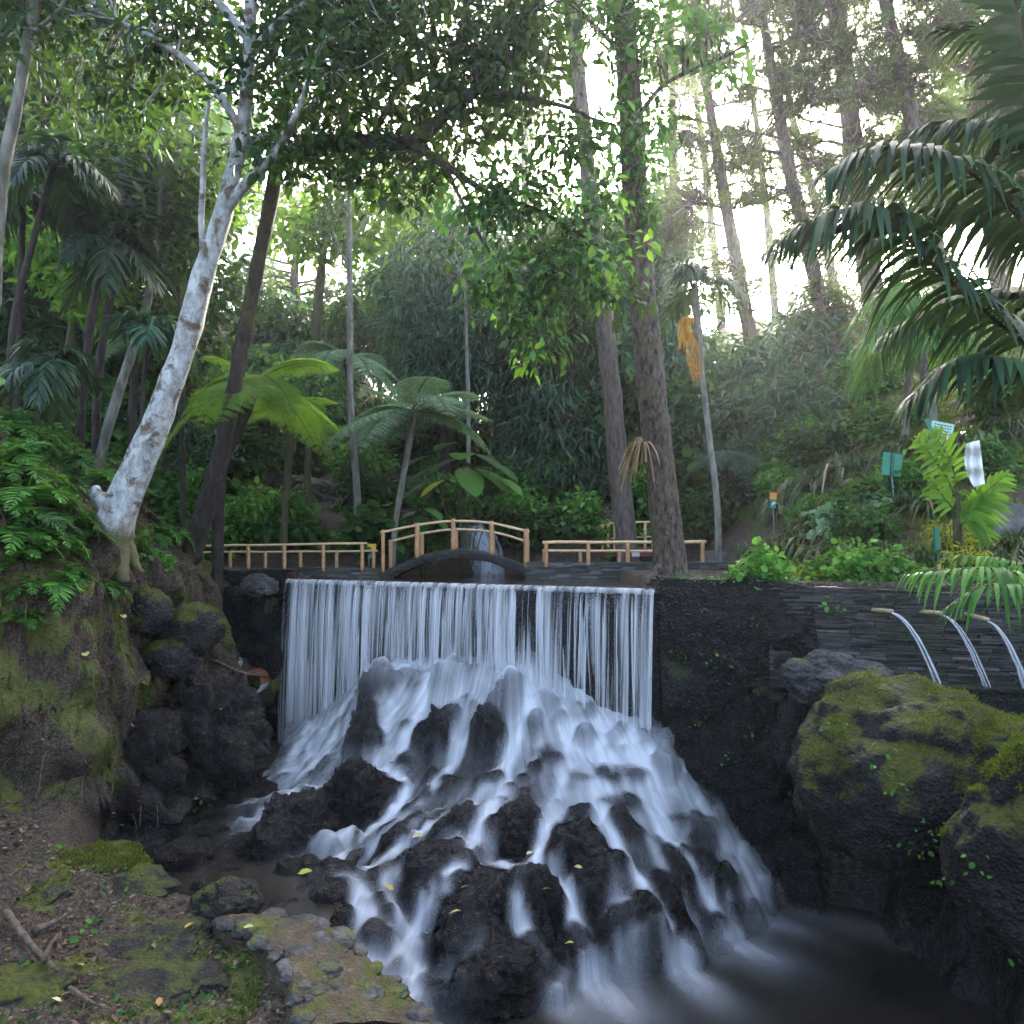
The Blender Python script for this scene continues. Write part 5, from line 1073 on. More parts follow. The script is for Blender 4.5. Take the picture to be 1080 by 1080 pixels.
def fern_tree(label, trunk, nf, rad, seed, ml, mb, el=(-.1, .8), sag=(.3, .9), np_=16, n=24, lm=.34, name='tree_fern', rr=.014):
    rng = rs(seed); tp, tr = rooted(*PX(trunk)); t = thing(name, label, 'tree fern', tp[0]); base = np.array(t.location)
    g = G(); m = 10 * len(tp); sp_ = spline(tp, m); g.tube(sp_ - base, np.interp(np.linspace(0, 1, m), np.linspace(0, 1, len(tr)), tr), 10, rough=.15, seed=seed); g.build('trunk', mb, t)
    gl, gr = G(), G(); top = sp_[-1] - base
    for k in range(nf):
        l = rad * rng.uniform(.65, 1.15); bifrond(gl, gr, arch(top, 2 * math.pi * k / nf + rng.uniform(-.35, .35), l, rng.uniform(*el), rng.uniform(*sag)), n, l * lm, .0, rng, .25, np_=np_, rr=rr)
    gl.build('fronds', ml, t); gr.build('leaf_stalks', MB_STEM, t); return t
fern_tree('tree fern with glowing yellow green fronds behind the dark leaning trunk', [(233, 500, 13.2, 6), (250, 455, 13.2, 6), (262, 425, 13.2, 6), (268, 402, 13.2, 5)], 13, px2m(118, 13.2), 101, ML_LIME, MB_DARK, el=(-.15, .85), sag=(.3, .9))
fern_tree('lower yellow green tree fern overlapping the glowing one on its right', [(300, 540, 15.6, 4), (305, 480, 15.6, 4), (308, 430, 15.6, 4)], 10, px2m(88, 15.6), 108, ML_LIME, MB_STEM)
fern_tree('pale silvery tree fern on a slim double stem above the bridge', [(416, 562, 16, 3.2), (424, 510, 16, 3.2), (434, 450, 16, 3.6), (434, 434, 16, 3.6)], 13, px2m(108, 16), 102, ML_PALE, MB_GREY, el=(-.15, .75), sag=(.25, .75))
fern_tree('pale tree fern with a shaggy dead skirt left of the bridge one', [(374, 520, 18.5, 7), (375, 480, 18.5, 5), (370, 410, 18.5, 4), (366, 378, 18.5, 4)], 11, px2m(80, 18.5), 103, ML_PALE, MB_DARK)
fern_tree('pale tree fern far left behind the white trunk', [(140, 440, 16, 4), (142, 390, 16, 4), (143, 355, 16, 4)], 9, px2m(55, 16), 104, ML_PALE, MB_DARK)
fern_tree('grey green low tree fern on the right slope behind the small palm', [(770, 540, 17, 4), (771, 510, 17, 4), (772, 482, 17, 4)], 10, px2m(66, 17), 105, ML_BLUE, MB_DARK, el=(.2, .6), sag=(.5, .9))
fern_tree('second grey green low tree fern further up the right slope', [(845, 500, 17.5, 4), (842, 480, 17.5, 4), (838, 462, 17.5, 4)], 9, px2m(48, 17.5), 106, ML_BLUE, MB_DARK, el=(.2, .6), sag=(.5, .9))
palm('palm', 'slim palm with drooping orange dead fronds right of the thick pine', [(756, 530, 15, 3.6), (748, 460, 15, 3.2), (741, 400, 15, 3), (735, 335, 15, 4.5), (733, 305, 15, 3.5)], 9, px2m(75, 15), px2m(26, 15), .02, 110, ML_PALM, MB_GREY, 26, .7, (.3, 1.35), (.5, 1.0))
c = P(736, 332, 14.9); rng = rs(6); t = bpy.data.objects[-1] if False else [o for o in COL.objects if o.name.startswith('palm')][-1]; base = np.array(t.location); gl, gr = G(), G()
for k in range(5): frond(gl, gr, np.array([P(736, 334, 14.95 - .03 * k), P(727 - 2 * k, 338, 14.9), P(722 + 3 * k, 360, 14.85), P(730 + 2 * k, 397, 14.85)]) - base, 22, .2, .018, rng, 1.2)
gl.build('dead_fronds', ML_ORANGE, t)
for k, (tr_, nf, ln, lab) in enumerate([([(86, 430, 12, 4.5), (96, 340, 12, 4.2), (112, 258, 12, 4)], 11, 78, 'left palm with a dark trunk, nearer of the twin pair'), ([(103, 410, 12.6, 4.2), (112, 340, 12.6, 4), (127, 268, 12.6, 3.6)], 10, 72, 'left palm with a dark trunk, further of the twin pair'),
      ([(14, 345, 11, 3.6), (36, 250, 11, 3.4), (58, 176, 11, 3.2)], 11, 84, 'slim palm high at the far left edge'), ([(18, 380, 12, 3), (22, 290, 12, 3), (24, 215, 12, 3)], 9, 70, 'low palm against the left edge under the high one'),
      ([(150, 430, 11.6, 2.2), (154, 380, 11.6, 2.2), (158, 352, 11.6, 2.2)], 9, 66, 'short silvery palm just left of the white trunk'), ([(40, 440, 10.6, 2.4), (48, 410, 10.6, 2.4), (52, 385, 10.6, 2.4)], 10, 74, 'short dark palm above the ferns of the left bank'), ([(190, 330, 14, 2.4), (178, 250, 14, 2.4), (170, 180, 14, 2.4)], 10, 80, 'dark palm behind the upper white trunk')]):
    Yd = tr_[0][2]; palm('palm', lab, tr_, nf, px2m(ln, Yd), px2m(30, Yd), .022, 120 + k, ML_PALM if k != 4 else ML_BLUE, MB_DARK, 28, .6, (.1, 1.25), (.5, 1.1), group='palms at the left')
# the big dark palm hanging in from the right
rng = rs(140); c0 = P(1150, 420, 5.4); t = thing('palm', 'big dark feather palm arching in from the right edge', 'palm', (c0[0], c0[1], GZ(c0[0], c0[1]))); base = np.array(t.location)
FR = [([(1120, 300, 5.4), (1070, 222, 5.3), (995, 165, 5.2), (920, 158, 5.1), (862, 186, 5.0)], 52, .44, 1.0), ([(1130, 400, 5.3), (1060, 345, 5.2), (987, 282, 5.05), (930, 226, 4.95), (870, 226, 4.85), (810, 262, 4.8)], 60, .46, .95),
      ([(1150, 300, 5.6), (1110, 160, 5.6), (1070, 50, 5.6), (1035, -60, 5.6)], 44, .62, .15), ([(1160, 320, 5.8), (1130, 200, 5.9), (1075, 140, 6.0), (1000, 130, 6.1), (930, 150, 6.2)], 48, .42, 1.0), ([(1140, 420, 5.0), (1080, 385, 5.0), (1010, 378, 5.0), (955, 425, 5.0)], 40, .34, .9), ([(1150, 260, 6.4), (1120, 120, 6.6), (1060, 40, 6.8), (990, 30, 6.9)], 44, .45, .6)]
gl, gr = G(), G()
FR += [([(1150, 350, 5.7), (1100, 270, 5.8), (1040, 225, 5.9), (960, 225, 6.0), (900, 262, 6.0)], 46, .44, 1.0), ([(1130, 240, 5.0), (1100, 120, 5.0), (1075, 20, 5.0), (1055, -80, 5.0)], 40, .60, .25), ([(1150, 400, 5.9), (1090, 320, 6.0), (1010, 310, 6.1), (930, 355, 6.1)], 44, .40, 1.0)]
for pts, n, lm, dr in FR: frond(gl, gr, np.array([P(*p) for p in pts]) - base, int(n * 1.35), lm * 1.05, .024, rng, dr, rr=.024, ang=(70, 30), vee=.12)
gl.build('fronds', ML_PALMDARK, t); gr.build('leaf_stalks', MB_STEM, t)
g = G(); q = spline([(0, 0, -.3), (.05, .05, (c0[2] - base[2]) * .5), tuple(c0 - base)], 16); g.tube(q, np.linspace(.12, .08, 16), 12); g.build('trunk', MB_DARK, t)
# lighter palm clump behind it
for k, (tr_, lab) in enumerate([([(982, 425, 12.5, 5), (975, 395, 12.5, 5), (972, 355, 12.5, 4.5), (970, 318, 12.5, 4)], 'mid green palm with pale hanging fronds below the big dark one'), ([(955, 440, 14, 4), (958, 400, 14, 4), (962, 345, 14, 3.6)], 'slim palm stem beside the mid green palm')]):
    palm('palm', lab, tr_, 11, px2m(100, 12.5), px2m(40, 12.5), .024, 150 + k, ML_BRIGHT if k == 0 else ML_MID, MB_GREY, 28, .8, (.0, 1.0), (.6, 1.2))
# lime green young palm among the signs
tr_ = [(1012, 590, 9.6, 5), (1010, 560, 9.6, 4.5), (1008, 520, 9.6, 4)]
t = palm('young_palm', 'lime green young palm with upright fronds among the signs', tr_, 1, .3, .1, .02, 160, ML_LIME, MB_STEM, 10); base = np.array(t.location); rng = rs(161); gl, gr = G(), G()
for pts, n, lm in [([(1008, 525), (996, 500), (980, 478), (968, 462)], 18, 34), ([(1009, 520), (1004, 490), (990, 465), (982, 455)], 16, 30), ([(1010, 545), (1026, 532), (1044, 515), (1062, 500)], 15, 26), ([(1010, 545), (1024, 540), (1042, 530), (1052, 515)], 14, 28), ([(1008, 540), (998, 528), (986, 512), (975, 500)], 14, 26), ([(1010, 555), (1022, 550), (1034, 555), (1040, 568)], 12, 24)]:
    frond(gl, gr, np.array([P(x, y, 9.55 - .05 * i * (rng.rand() < .6)) for i, (x, y) in enumerate(pts)]) - base, n, px2m(lm, 9.6), .028, rng, .35, rr=.012, hint=(0, -1, .35), ang=(60, 30))
gl.build('lime_fronds', ML_LIME, t); gr.build('lime_stalks', MB_STEM, t)
# drooping palm leaf over the spout wall
rng = rs(170); c0 = P(1130, 640, 7.2); t = thing('palm', 'low palm leaf drooping over the right end of the spout wall', 'palm', c0); base = np.array(t.location); gl, gr = G(), G()
for pts, n, lm in [([(1130, 640, 7.3), (1070, 604, 7.1), (1010, 600, 7.0), (955, 606, 7.0)], 30, .42), ([(1130, 660, 7.0), (1085, 622, 6.9), (1040, 618, 6.8), (1000, 640, 6.8)], 22, .34), ([(1130, 620, 7.5), (1060, 590, 7.6), (1000, 585, 7.7)], 22, .3)]:
    frond(gl, gr, np.array([P(*p) for p in pts]) - base, n, lm, .02, rng, 1.1, rr=.014)
gl.build('fronds', ML_BRIGHT, t); gr.build('leaf_stalks', MB_STEM, t)
# big leaved plant behind the bridge
def bigleaf(g, c, d, l, w_, rng, sag=.5):
    d = nrm(np.array(d, float)); s_ = nrm(np.cross(d, (0, 0, 1))); n = 10; tt = np.linspace(0, 1, n); rows = []
    for t_ in tt:
        ww = w_ * math.sin(math.pi * min(1, t_ * .93 + .07)) ** .7; c_ = np.asarray(c) + d * l * t_ - np.array((0, 0, sag * l * t_ * t_))
        for q in (-1, -.5, 0, .5, 1): rows.append(c_ + s_ * ww * q + np.array((0, 0, .10 * w_ * abs(q) + .03 * w_ * math.sin(t_ * 40) * abs(q) - (.12 * w_ if abs(q) == 1 else 0))))
    g.grid(np.array(rows), n, 5)
def bigplant(label, px, py, Yd, leaves, ml, seed, name='broad_leaved_plant', yb=None):
    rng = rs(seed); c = P(px, py, Yd); gz = min(GZ(c[0], Yd), c[2] - .1); t = thing(name, label, 'plant', (c[0], Yd, gz)); base = np.array(t.location); g, gs, gy = G(), G(), G()
    for k, (dx, dy, az, l, w_, yl) in enumerate(leaves):
        st = c - base + np.array((px2m(dx, Yd), -.25 + rng.uniform(-.2, .2), px2m(-dy, Yd))); bigleaf(gy if yl else g, st, (math.cos(az) * .9, -.55, -.25 + .35 * max(0, math.sin(az))), px2m(l * .85, Yd), px2m(w_ * .95, Yd) / 2, rng, .45)
        gs.tube(spline([(0, 0, 0), st * .6 + (0, 0, .05), st], 8), .014, 5)
    g.build('leaves', ml, t); gs.build('stalks', MB_STEM, t)
    if gy.n: gy.build('yellow_leaf', ML_YELLOW, t)
    return t
bigplant('plant with big round bright green leaves behind the arched bridge', 490, 510, 16.8, [(-5, -25, 2.6, 46, 30, 0), (0, -28, 1.6, 40, 28, 0), (10, -30, .5, 44, 26, 0), (-30, -15, 3.0, 40, 26, 0), (15, -15, -.4, 46, 34, 0), (0, -15, -1.3, 46, 32, 0), (-22, -2, 3.6, 30, 22, 1), (28, -20, .1, 40, 26, 0), (-35, -28, 2.4, 38, 22, 0), (38, -5, -.5, 34, 24, 0), (-10, -40, 2.0, 36, 24, 0), (-40, 0, 3.3, 30, 20, 0)], ML_BRIGHT, 180)
bigplant('low leafy plant below the round leaved one, left of the small fall', 445, 545, 16.6, [(-5, -5, 2.8, 26, 20, 0), (6, -8, .4, 26, 20, 0), (0, 0, -1.4, 24, 20, 0), (-15, 2, 3.4, 22, 18, 0), (14, 2, -.3, 22, 18, 0)], ML_MID, 181)
bigplant('single broad green leaf plant at the left edge of the frame', -6, 400, 7.6, [(2, -2, .3, 26, 22, 0), (0, 8, -.2, 30, 18, 0)], ML_BRIGHT, 182)
# small fall behind the bridge
M_MIST = mat_foam('thin_fall_water', 'alpha', 1.0, (.72, .8, .9), amax=.8); g = G(); A = []
for k in range(26):
    rng = rs(200 + k); x0 = rng.normal(500, 7); q = spline([P(x0 - 2, 544 + rng.uniform(-4, 8), 17.7), P(x0 + 6, 560, 17.3), P(x0 + 14 + rng.normal(0, 5), 585, 17.1), P(x0 + 20 + rng.normal(0, 8), 616, 17.0)], 14); wd = rng.uniform(.04, .11); tw = np.array((wd, 0, 0))
    g.grid(np.stack([q - tw, q - (0, .02, 0), q + tw], 1).reshape(-1, 3), 14, 3); a = rng.uniform(.12, .4) * np.interp(np.linspace(0, 1, 14), [0, .2, .9, 1], [.3, 1, .9, .3]); A.append(np.stack([a * .1, a, a * .1], 1).ravel())
o = g.build('small_waterfall', M_MIST, attrs={'alpha': np.concatenate(A)}, origin=P(515, 616, 17.1)); tag(o, 'thin misty waterfall seen behind the right half of the arched bridge', 'waterfall')
# ------------------------------------------------------------------ plants on the banks, copied from a few prototypes
def proto_fern(seed, nf=9, ln=.55, ml=None, lm=.13, droop=.3, name='fern'):
    rng = rs(seed); t = thing(name, 'fern', 'fern'); gl, gr = G(), G()
    for k in range(nf): frond(gl, gr, arch((0, 0, 0), 2 * math.pi * k / nf + rng.uniform(-.3, .3), ln * rng.uniform(.7, 1.15), rng.uniform(.5, 1.2), rng.uniform(.6, 1.0)), 20, ln * .3, .016, rng, droop, rr=.005, ang=(75, 45), prof=[(0, .7), (.2, 1), (.6, .7), (1, .12)])
    gl.build('fronds', ml, t); gr.build('leaf_stalks', MB_STEM, t); return t
def proto_strap(seed, n=130, ln=.55, ml=None, name='strap_leaved_plant'):
    rng = rs(seed); t = thing(name, 'plant', 'plant'); g, gd = G(), G()
    for k in range(n):
        q = arch((rng.normal(0, .10), rng.normal(0, .10), 0), rng.uniform(0, 6.28), ln * rng.uniform(.55, 1.15), rng.uniform(.45, 1.45), rng.uniform(.6, 1.5), 6); d = q[-1] - q[0]; s_ = nrm(np.array((-d[1], d[0], 0.001))); w_ = .011 * np.array([.8, 1, 1, .9, .6, .08])[:, None]
        (gd if rng.rand() < .1 else g).grid(np.stack([q - s_ * w_, q + s_ * w_], 1).reshape(-1, 3), 6, 2)
    g.build('leaves', ml, t); gd.build('dry_leaves', ML_DEAD, t); return t
def proto_shrub(seed, ml, h=.8, n=60, size=.11, T=LEAF, name="shrub", per=14, cr=.2):
    rng = rs(seed); t = thing(name, 'shrub', 'shrub'); g, gs = G(), G(); u = nrm(rng.normal(0, 1, (n, 3))) * rng.uniform(.2, 1, (n, 1)) ** .5 * np.array((.62, .62, .5)) * h; u[:, 2] += h * .5
    clump_leaves(g, u, cr * h, per, size, rng, T, .35)
    for c in u[::3]: gs.tube(spline([(0, 0, -.05), c * .5 + (0, 0, .05), c], 6), np.linspace(.014, .005, 6), 4, cap=False)
    g.build('leaves', ml, t); gs.build('stems', MB_STEM, t); return t
F1, F2, F3 = [Fleet(proto_fern(210 + k, 9 + k, .62, m_)) for k, m_ in enumerate((ML_BRIGHT, ML_BRIGHT, ML_MID))]
S1, S2 = Fleet(proto_strap(220, 210, .55, ML_GRASSY)), Fleet(proto_strap(221, 170, .5, ML_GRASSY))
H1, H2, H3, H4 = Fleet(proto_shrub(230, ML_DARK, 1.0, 70, .13)), Fleet(proto_shrub(231, ML_MID, 1.0, 70, .14)), Fleet(proto_shrub(232, ML_BLUE, 1.0, 70, .16, NARROW)), Fleet(proto_shrub(233, ML_BRIGHT, .7, 40, .11, ROUND))
rng = rs(240)
FERNS = [(40, 520, 1.0, 'broad fern in the centre of the ferny bank'), (5, 575, 1.0, 'broad fern at the left edge below the middle'), (85, 565, .7, 'fern right of the bright one by the root'), (55, 610, .9, 'fern drooping over the top of the bare bank'), (15, 480, 1.0, 'fern near the top left edge of the bank'), (70, 480, .8, 'fern below the crest fern of the bank'), (105, 500, .7, 'fern close behind the white tree burl'), (20, 650, .7, 'fern hanging lowest at the left edge'), (110, 610, .5, 'small fern under the white tree root'), (14, 600, .9, 'fern with bright fronds at the left edge of the bank'), (52, 570, .8, 'bright fern beside the root of the white tree'), (30, 545, .85, 'fern above the edge fern on the left bank'), (75, 545, .7, 'small fern left of the white tree root'), (20, 500, .9, 'fern in the middle of the ferny left bank'), (60, 505, .8, 'fern below the bank top near the white tree'), (95, 480, .7, 'fern at the bank top by the thin grey trunk'), (10, 455, .9, 'topmost fern at the left edge of the bank'), (45, 460, .8, 'fern on the bank crest under the short dark palm'), (100, 520, .55, 'little fern growing against the white tree burl'), (30, 625, .8, 'lowest fern of the left bank'), (75, 600, .6, 'fern tuft hanging over the brown slope'), (8, 530, .8, 'fern half outside the left frame edge'), (120, 455, .6, 'fern just left of the leaning white trunk')]
for k, (px, py, s_, lab) in enumerate(FERNS):
    q = ray(px, py + 12, 4); (F1, F2, F3)[k % 3].put(q - (0, 0, .03), rng.uniform(0, 6), s_ * 1.5 * px2m(95, q[1]), lab, 'ferns of the left bank', (rng.uniform(-.1, .25), rng.uniform(.1, .4)))
for k, (px, py, s_, lab) in enumerate([(170, 560, .9, 'fern between the white tree root and the left fence'), (215, 575, .8, 'fern with frosty fronds at the left fence start'), (250, 560, .9, 'fern behind the left fence below the mossy mound'), (285, 555, .7, 'fern on the mossy mound behind the left fence'), (180, 520, .9, 'dark fern behind the lower white trunk'), (235, 520, .9, 'fern below the dark leaning trunk'), (150, 480, .8, 'fern in the shade behind the white trunk'), (195, 470, .8, 'fern between the white and the dark trunk')]):
    q = ray(px, py + 8, 11.2); (F2, F3)[k % 2].put(q - (0, 0, .03), rng.uniform(0, 6), s_ * 1.35 * px2m(80, q[1]), lab, 'ferns behind the left fence', (rng.uniform(-.1, .1), rng.uniform(-.1, .1)))
STR = [(1012, 585, 'strap leaved clump under the drooping palm leaf'), (920, 545, 'strap leaved clump just under the green sign board'), (1000, 470, 'strap leaved clump under the mint sign'), (960, 460, 'strap leaved clump left of the mint sign'), (830, 570, 'strap leaved clump above the lime ground cover'), (872, 568, 'strap leaved clump right of the first above the ground cover'), (850, 552, 'strap leaved clump behind the ground cover pair'), (930, 578, 'strap leaved clump with dry hanging blades below the green sign'), (955, 575, 'strap leaved clump right of the dry bladed one'), (908, 575, 'strap leaved clump left of the dry bladed one'), (1050, 585, 'dark strap clump at the right below the concrete slab'), (1072, 560, 'dark strap clump at the right edge beside the slab'), (880, 530, 'strap leaved clump on the middle of the slope'), (860, 500, 'strap leaved clump in the upper row on the slope'), (895, 480, 'strap leaved clump beside the brick planter'), (940, 500, 'strap leaved clump behind the green sign post'), (1065, 440, 'strap leaved clump high at the right edge'), (1030, 450, 'strap leaved clump behind the white cloth'), (830, 520, 'strap leaved clump beside the orange sign'), (808, 570, 'strap leaved clump at the left end of the garden bed'), (980, 520, 'strap leaved clump left of the lime palm')]
for k, (px, py, lab) in enumerate(STR):
    q = ray(px, py + 14, 8.7 if px > 930 else 9.5); (S1, S2)[k % 2].put(q - (0, 0, .04), rng.uniform(0, 6), px2m(118, q[1]) * rng.uniform(.85, 1.15), lab, 'strap leaved clumps on the garden slope')
SHR = [(905, 598, 4, 'small round leaved bush at the right end of the ground cover'), (945, 596, 4, 'small round leaved bush on the spout wall top'), (885, 590, 4, 'small round leaved bush behind the ground cover'), (800, 598, 4, 'small round leaved bush at the corner of the path'), (60, 470, 4, 'round leaved bush among the ferns of the left bank'), (20, 560, 4, 'round leaved bush at the left frame edge on the bank'), (150, 590, 4, 'small round leaved bush at the root of the white tree'), (900, 560, 2, 'green leaved bush in the middle of the garden bed'), (1045, 490, 2, 'bush right of the white cloth'), (930, 448, 2, 'bush under the light palm stems'), (870, 470, 1, 'dark bush on the left end of the hedge row'), (760, 545, 1, 'dark bush by the grey path steps'), (725, 545, 2, 'bush behind the end of the right fence'), (780, 520, 3, 'bush under the grey green tree fern'), (830, 470, 3, 'blue green bush up the right slope'), (800, 450, 1, 'dark bush at the foot of the leaning pine'), (740, 470, 3, 'blue green bush behind the slim palm'), (760, 410, 3, 'hazy bush on the far right ridge'), (830, 395, 1, 'hazy bush under the sky gap'), (900, 410, 2, 'bush below the slender distant pines'), (700, 430, 3, 'bush far behind the thick pine trunk'), (1060, 420, 1, 'bush at the right edge of the upper slope'),
       (395, 470, 2, 'bush left of the silvery tree fern stem'), (345, 480, 2, 'bush above the flat brown boulder'), (300, 490, 1, 'dark bush left of the flat brown boulder'), (450, 480, 2, 'bush between the silvery fern and the round leaved plant'), (410, 430, 3, 'bush behind the silvery tree fern'), (270, 470, 1, 'dark bush behind the leaning dark trunk'), (240, 440, 2, 'bush between the white and dark trunks higher up'), (330, 440, 3, 'bush behind the short mossy trunk'), (180, 430, 1, 'dark bush behind the middle of the white trunk'), (140, 440, 2, 'bush by the thin leaning grey trunk'), (70, 430, 1, 'dark bush under the twin palms'), (20, 420, 1, 'dark bush at the left edge under the palms'), (520, 520, 1, 'dark bush right of the round leaved plant'), (545, 560, 1, 'dark bush between the small fall and the thicket'), (470, 540, 2, 'bush on the bank left of the small fall'), (390, 520, 1, 'bush on the brown bank beside the boulder'), (560, 450, 3, 'blue green bush in front of the thicket'), (640, 480, 1, 'dark bush between the two pine trunks'), (700, 520, 1, 'dark bush hidden right behind the thick pine'), (300, 400, 3, 'hazy bush in the left sky gap'), (250, 390, 2, 'bush behind the glowing tree fern')]
for k, (px, py, ty, lab) in enumerate(SHR):
    q = ray(px, py + 16, 4 if px < 160 and py > 455 else 8.6 if px > 930 else 9.8 if px > 790 else 14.8 if px > 420 else 13); (None, H1, H2, H3, H4)[ty].put(q - (0, 0, .1), rng.uniform(0, 6), (min(2.6, px2m(52, q[1])) * np.array((rng.uniform(1, 1.4), rng.uniform(1, 1.3), rng.uniform(.8, 1.2)))).tolist(), lab, 'bushes of the gorge')
for k, (px, py, lab) in enumerate([(1000, 568, 'yellow leaved plant at the foot of the lime palm'), (1022, 590, 'yellow green leafy plant right of the green marker'), (875, 545, 'plant with pale yellow leaves in the garden bed'), (918, 535, 'small light leaved plant beside the green sign')]):
    if k == 0: Y1 = Fleet(proto_shrub(236, ML_YELLOW, .5, 22, .12, NARROW, 'yellow_leaved_plant', 9, .18))
    if k == 2: Y1 = Fleet(proto_shrub(237, ML_PALE, .5, 22, .13, ROUND, 'pale_leaved_plant', 7, .2))
    q = ray(px, py + 20, 8.8); Y1.put(q, rng.uniform(0, 6), px2m(75, q[1]), lab, 'light leaved garden plants')
rng = rs(255)
F4 = Fleet(proto_fern(214, 11, .8, ML_BRIGHT)); H5 = Fleet(proto_shrub(238, ML_BRIGHT, .9, 60, .15, LEAF, 'leafy_undergrowth_plant', 12, .22)); H6 = Fleet(proto_shrub(239, ML_MID, .9, 46, .22, ROUND, 'leafy_undergrowth_plant', 9, .24))
for (x0, x1, y0, y1, ys, n, where) in [(165, 400, 440, 588, 13.2, 60, 'behind the left fence'), (395, 560, 440, 585, 16.2, 40, 'on the bank behind the bridge'), (560, 760, 470, 585, 16.6, 34, 'behind the right fence'), (0, 190, 400, 480, 11.0, 26, 'under the left palms'), (760, 1000, 420, 560, 11, 34, 'on the right slope')]:
    for k in range(n):
        px, py = rng.uniform(x0, x1), rng.uniform(y0, y1); q = ray(px, py, ys, 40)
        if 410 < px < 540 and q[1] < 17.6 and q[2] < 3.9: continue
        if 480 < px < 545 and py > 520 and rng.rand() < .8: continue
        if px > 850 and py < 490: continue
        j = rng.randint(4); s_ = px2m(rng.uniform(30, 58), q[1])
        (F4, H5, H6, F1)[j].put(q - (0, 0, .05), rng.uniform(0, 6), s_ * (1.25, .95, .95, 1.5)[j], ('bright fern in the undergrowth ', 'small leaved bright plant in the undergrowth ', 'broad leaved plant in the undergrowth ', 'low fern in the undergrowth ')[j] + where, 'undergrowth ' + where)
# hillside shrubs further off, hidden gaps of the slopes
rng = rs(260); n = 0
while n < 85:
    px, py = rng.uniform(-20, 1100), rng.uniform(330, 520); q = ray(px, py, 17.5)
    if q[1] > 58 or (q[1] < 21 and 430 < px < 560): continue
    if px > 860 and q[1] < 22: continue
    H = (H1, H2, H3)[rng.randint(3)]; s_ = rng.uniform(1.3, 2.6) * (1 + max(0, q[1] - 22) * .03); H.put(q - (0, 0, .2), rng.uniform(0, 6), s_, 'leafy bush on the far wooded slope, one of many alike', 'bushes of the far slope'); n += 1
# far trees closing the gorge
def proto_tree(seed, ml, h=9.0, n=150, size=.34):
    rng = rs(seed); t = thing('forest_tree', 'tree', 'tree'); g, gt = G(), G(); u = nrm(rng.normal(0, 1, (n, 3))) * rng.uniform(.15, 1, (n, 1)) ** .5 * np.array((2.4, 2.4, 3.4)); u[:, 2] += h * .68; u += .5 * np.stack([fbm(u * .6, 2, seed + k) for k in range(3)], 1)
    gt.tube(spline([(0, 0, -.6), (.1, 0, h * .35), (-.1, .1, h * .9)], 14), np.linspace(.2, .05, 14), 9, rough=.1)
    for c in u[::2]: gt.tube(spline([(0, 0, c[2] * .75), c * .55 + (0, 0, c[2] * .4), c], 5), np.linspace(.05, .015, 5), 4, cap=False)
    clump_leaves(g, u, .75, 24, size, rng, LEAF, .45); g.build('crown', ml, t); gt.build('trunk', MB_PINE2, t); return t
T1, T2, T3 = Fleet(proto_tree(270, ML_DARK)), Fleet(proto_tree(271, ML_MID, 10)), Fleet(proto_tree(272, ML_BLUE, 8.5))
rng = rs(280)
for k, (px, Yd, s_) in enumerate([(20, 24, 1.1), (90, 27, 1.2), (170, 25, 1.1), (-40, 20, 1.2), (130, 34, 1.3), (30, 36, 1.4), (210, 38, 1.2), (455, 34, 1.15), (530, 31, 1.1), (590, 36, 1.2), (650, 30, 1.1), (520, 42, 1.3), (420, 46, 1.0), (690, 40, 1.0), (1060, 30, 1.2), (1120, 24, 1.2), (990, 36, 1.0), (620, 26, .95), (560, 26, .9), (480, 27, .9), (680, 25, .75), (425, 52, 1.2), (400, 40, 1.0), (450, 60, 1.4), (500, 56, 1.3), (470, 44, 1.0), (540, 60, 1.2), (110, 22, .9)]):
    x = (px - 540) / F * Yd; (T1, T2, T3)[k % 3].put((x, Yd, GZ(x, Yd) - .2), rng.uniform(0, 6), s_, 'leafy forest tree standing in the hazy background', 'background forest trees')
# ------------------------------------------------------------------ uncountable small growth
def groundpts(n, xr, yr, rng, y0=3.8, y1=60):
    out = []
    for _ in range(n):
        q = ray(rng.uniform(*xr), rng.uniform(*yr), y0, y1, .05)
        out.append(q)
    return np.array(out)
def bankpts(n, rng, x0, x1, y0, y1, fn):
    x = rng.uniform(x0, x1, n); y = rng.uniform(y0, y1, n); k = rng.rand(n) < fn(x, y); x, y = x[k], y[k]; i = np.clip(np.searchsorted(gx, x) - 1, 0, len(gx) - 2); j = np.clip(np.searchsorted(gy, y) - 1, 0, len(gy) - 2)
    u = ((x - gx[i]) / (gx[i + 1] - gx[i]))[:, None]; v = ((y - gy[j]) / (gy[j + 1] - gy[j]))[:, None]; S = np.stack([XDG, YDG, Z], -1)
    return (S[i, j] * (1 - u) + S[i + 1, j] * u) * (1 - v) + (S[i, j + 1] * (1 - u) + S[i + 1, j + 1] * u) * v
def mk(M): return lambda x, y: M[np.clip(np.searchsorted(gx, x) - 1, 0, len(gx) - 2), np.clip(np.searchsorted(gy, y) - 1, 0, len(gy) - 2)]
def blades(g, p, ln, wd, rng, up=1.0, spread=.6):
    n = len(p); d = rng.normal(0, spread, (n, 3)) + np.array((0, -.15, up)); s = np.stack([np.full(n, wd), ln * rng.uniform(.5, 1.3, n), np.ones(n)], 1); g.inst(BLADE[0], BLADE[1], p, d, rng.normal(0, 1, (n, 3)), s)
rng = rs(300)
ML_COVER = mat_leaf('ground_cover_leaf', (.03, .07, .01), (.09, .17, .015), (.17, .27, .025), .5)
ML_MOSS = mat_leaf('moss_blade', (.05, .065, .01), (.11, .13, .02), (.2, .21, .035), .3, .8, .1)
g = G(); p = bankpts(150000, rng, -8, -.5, 4.0, 12.5, mk(moss * (moss > .35))); blades(g, p - (0, 0, .006), .065, .012, rng, .5, .8)
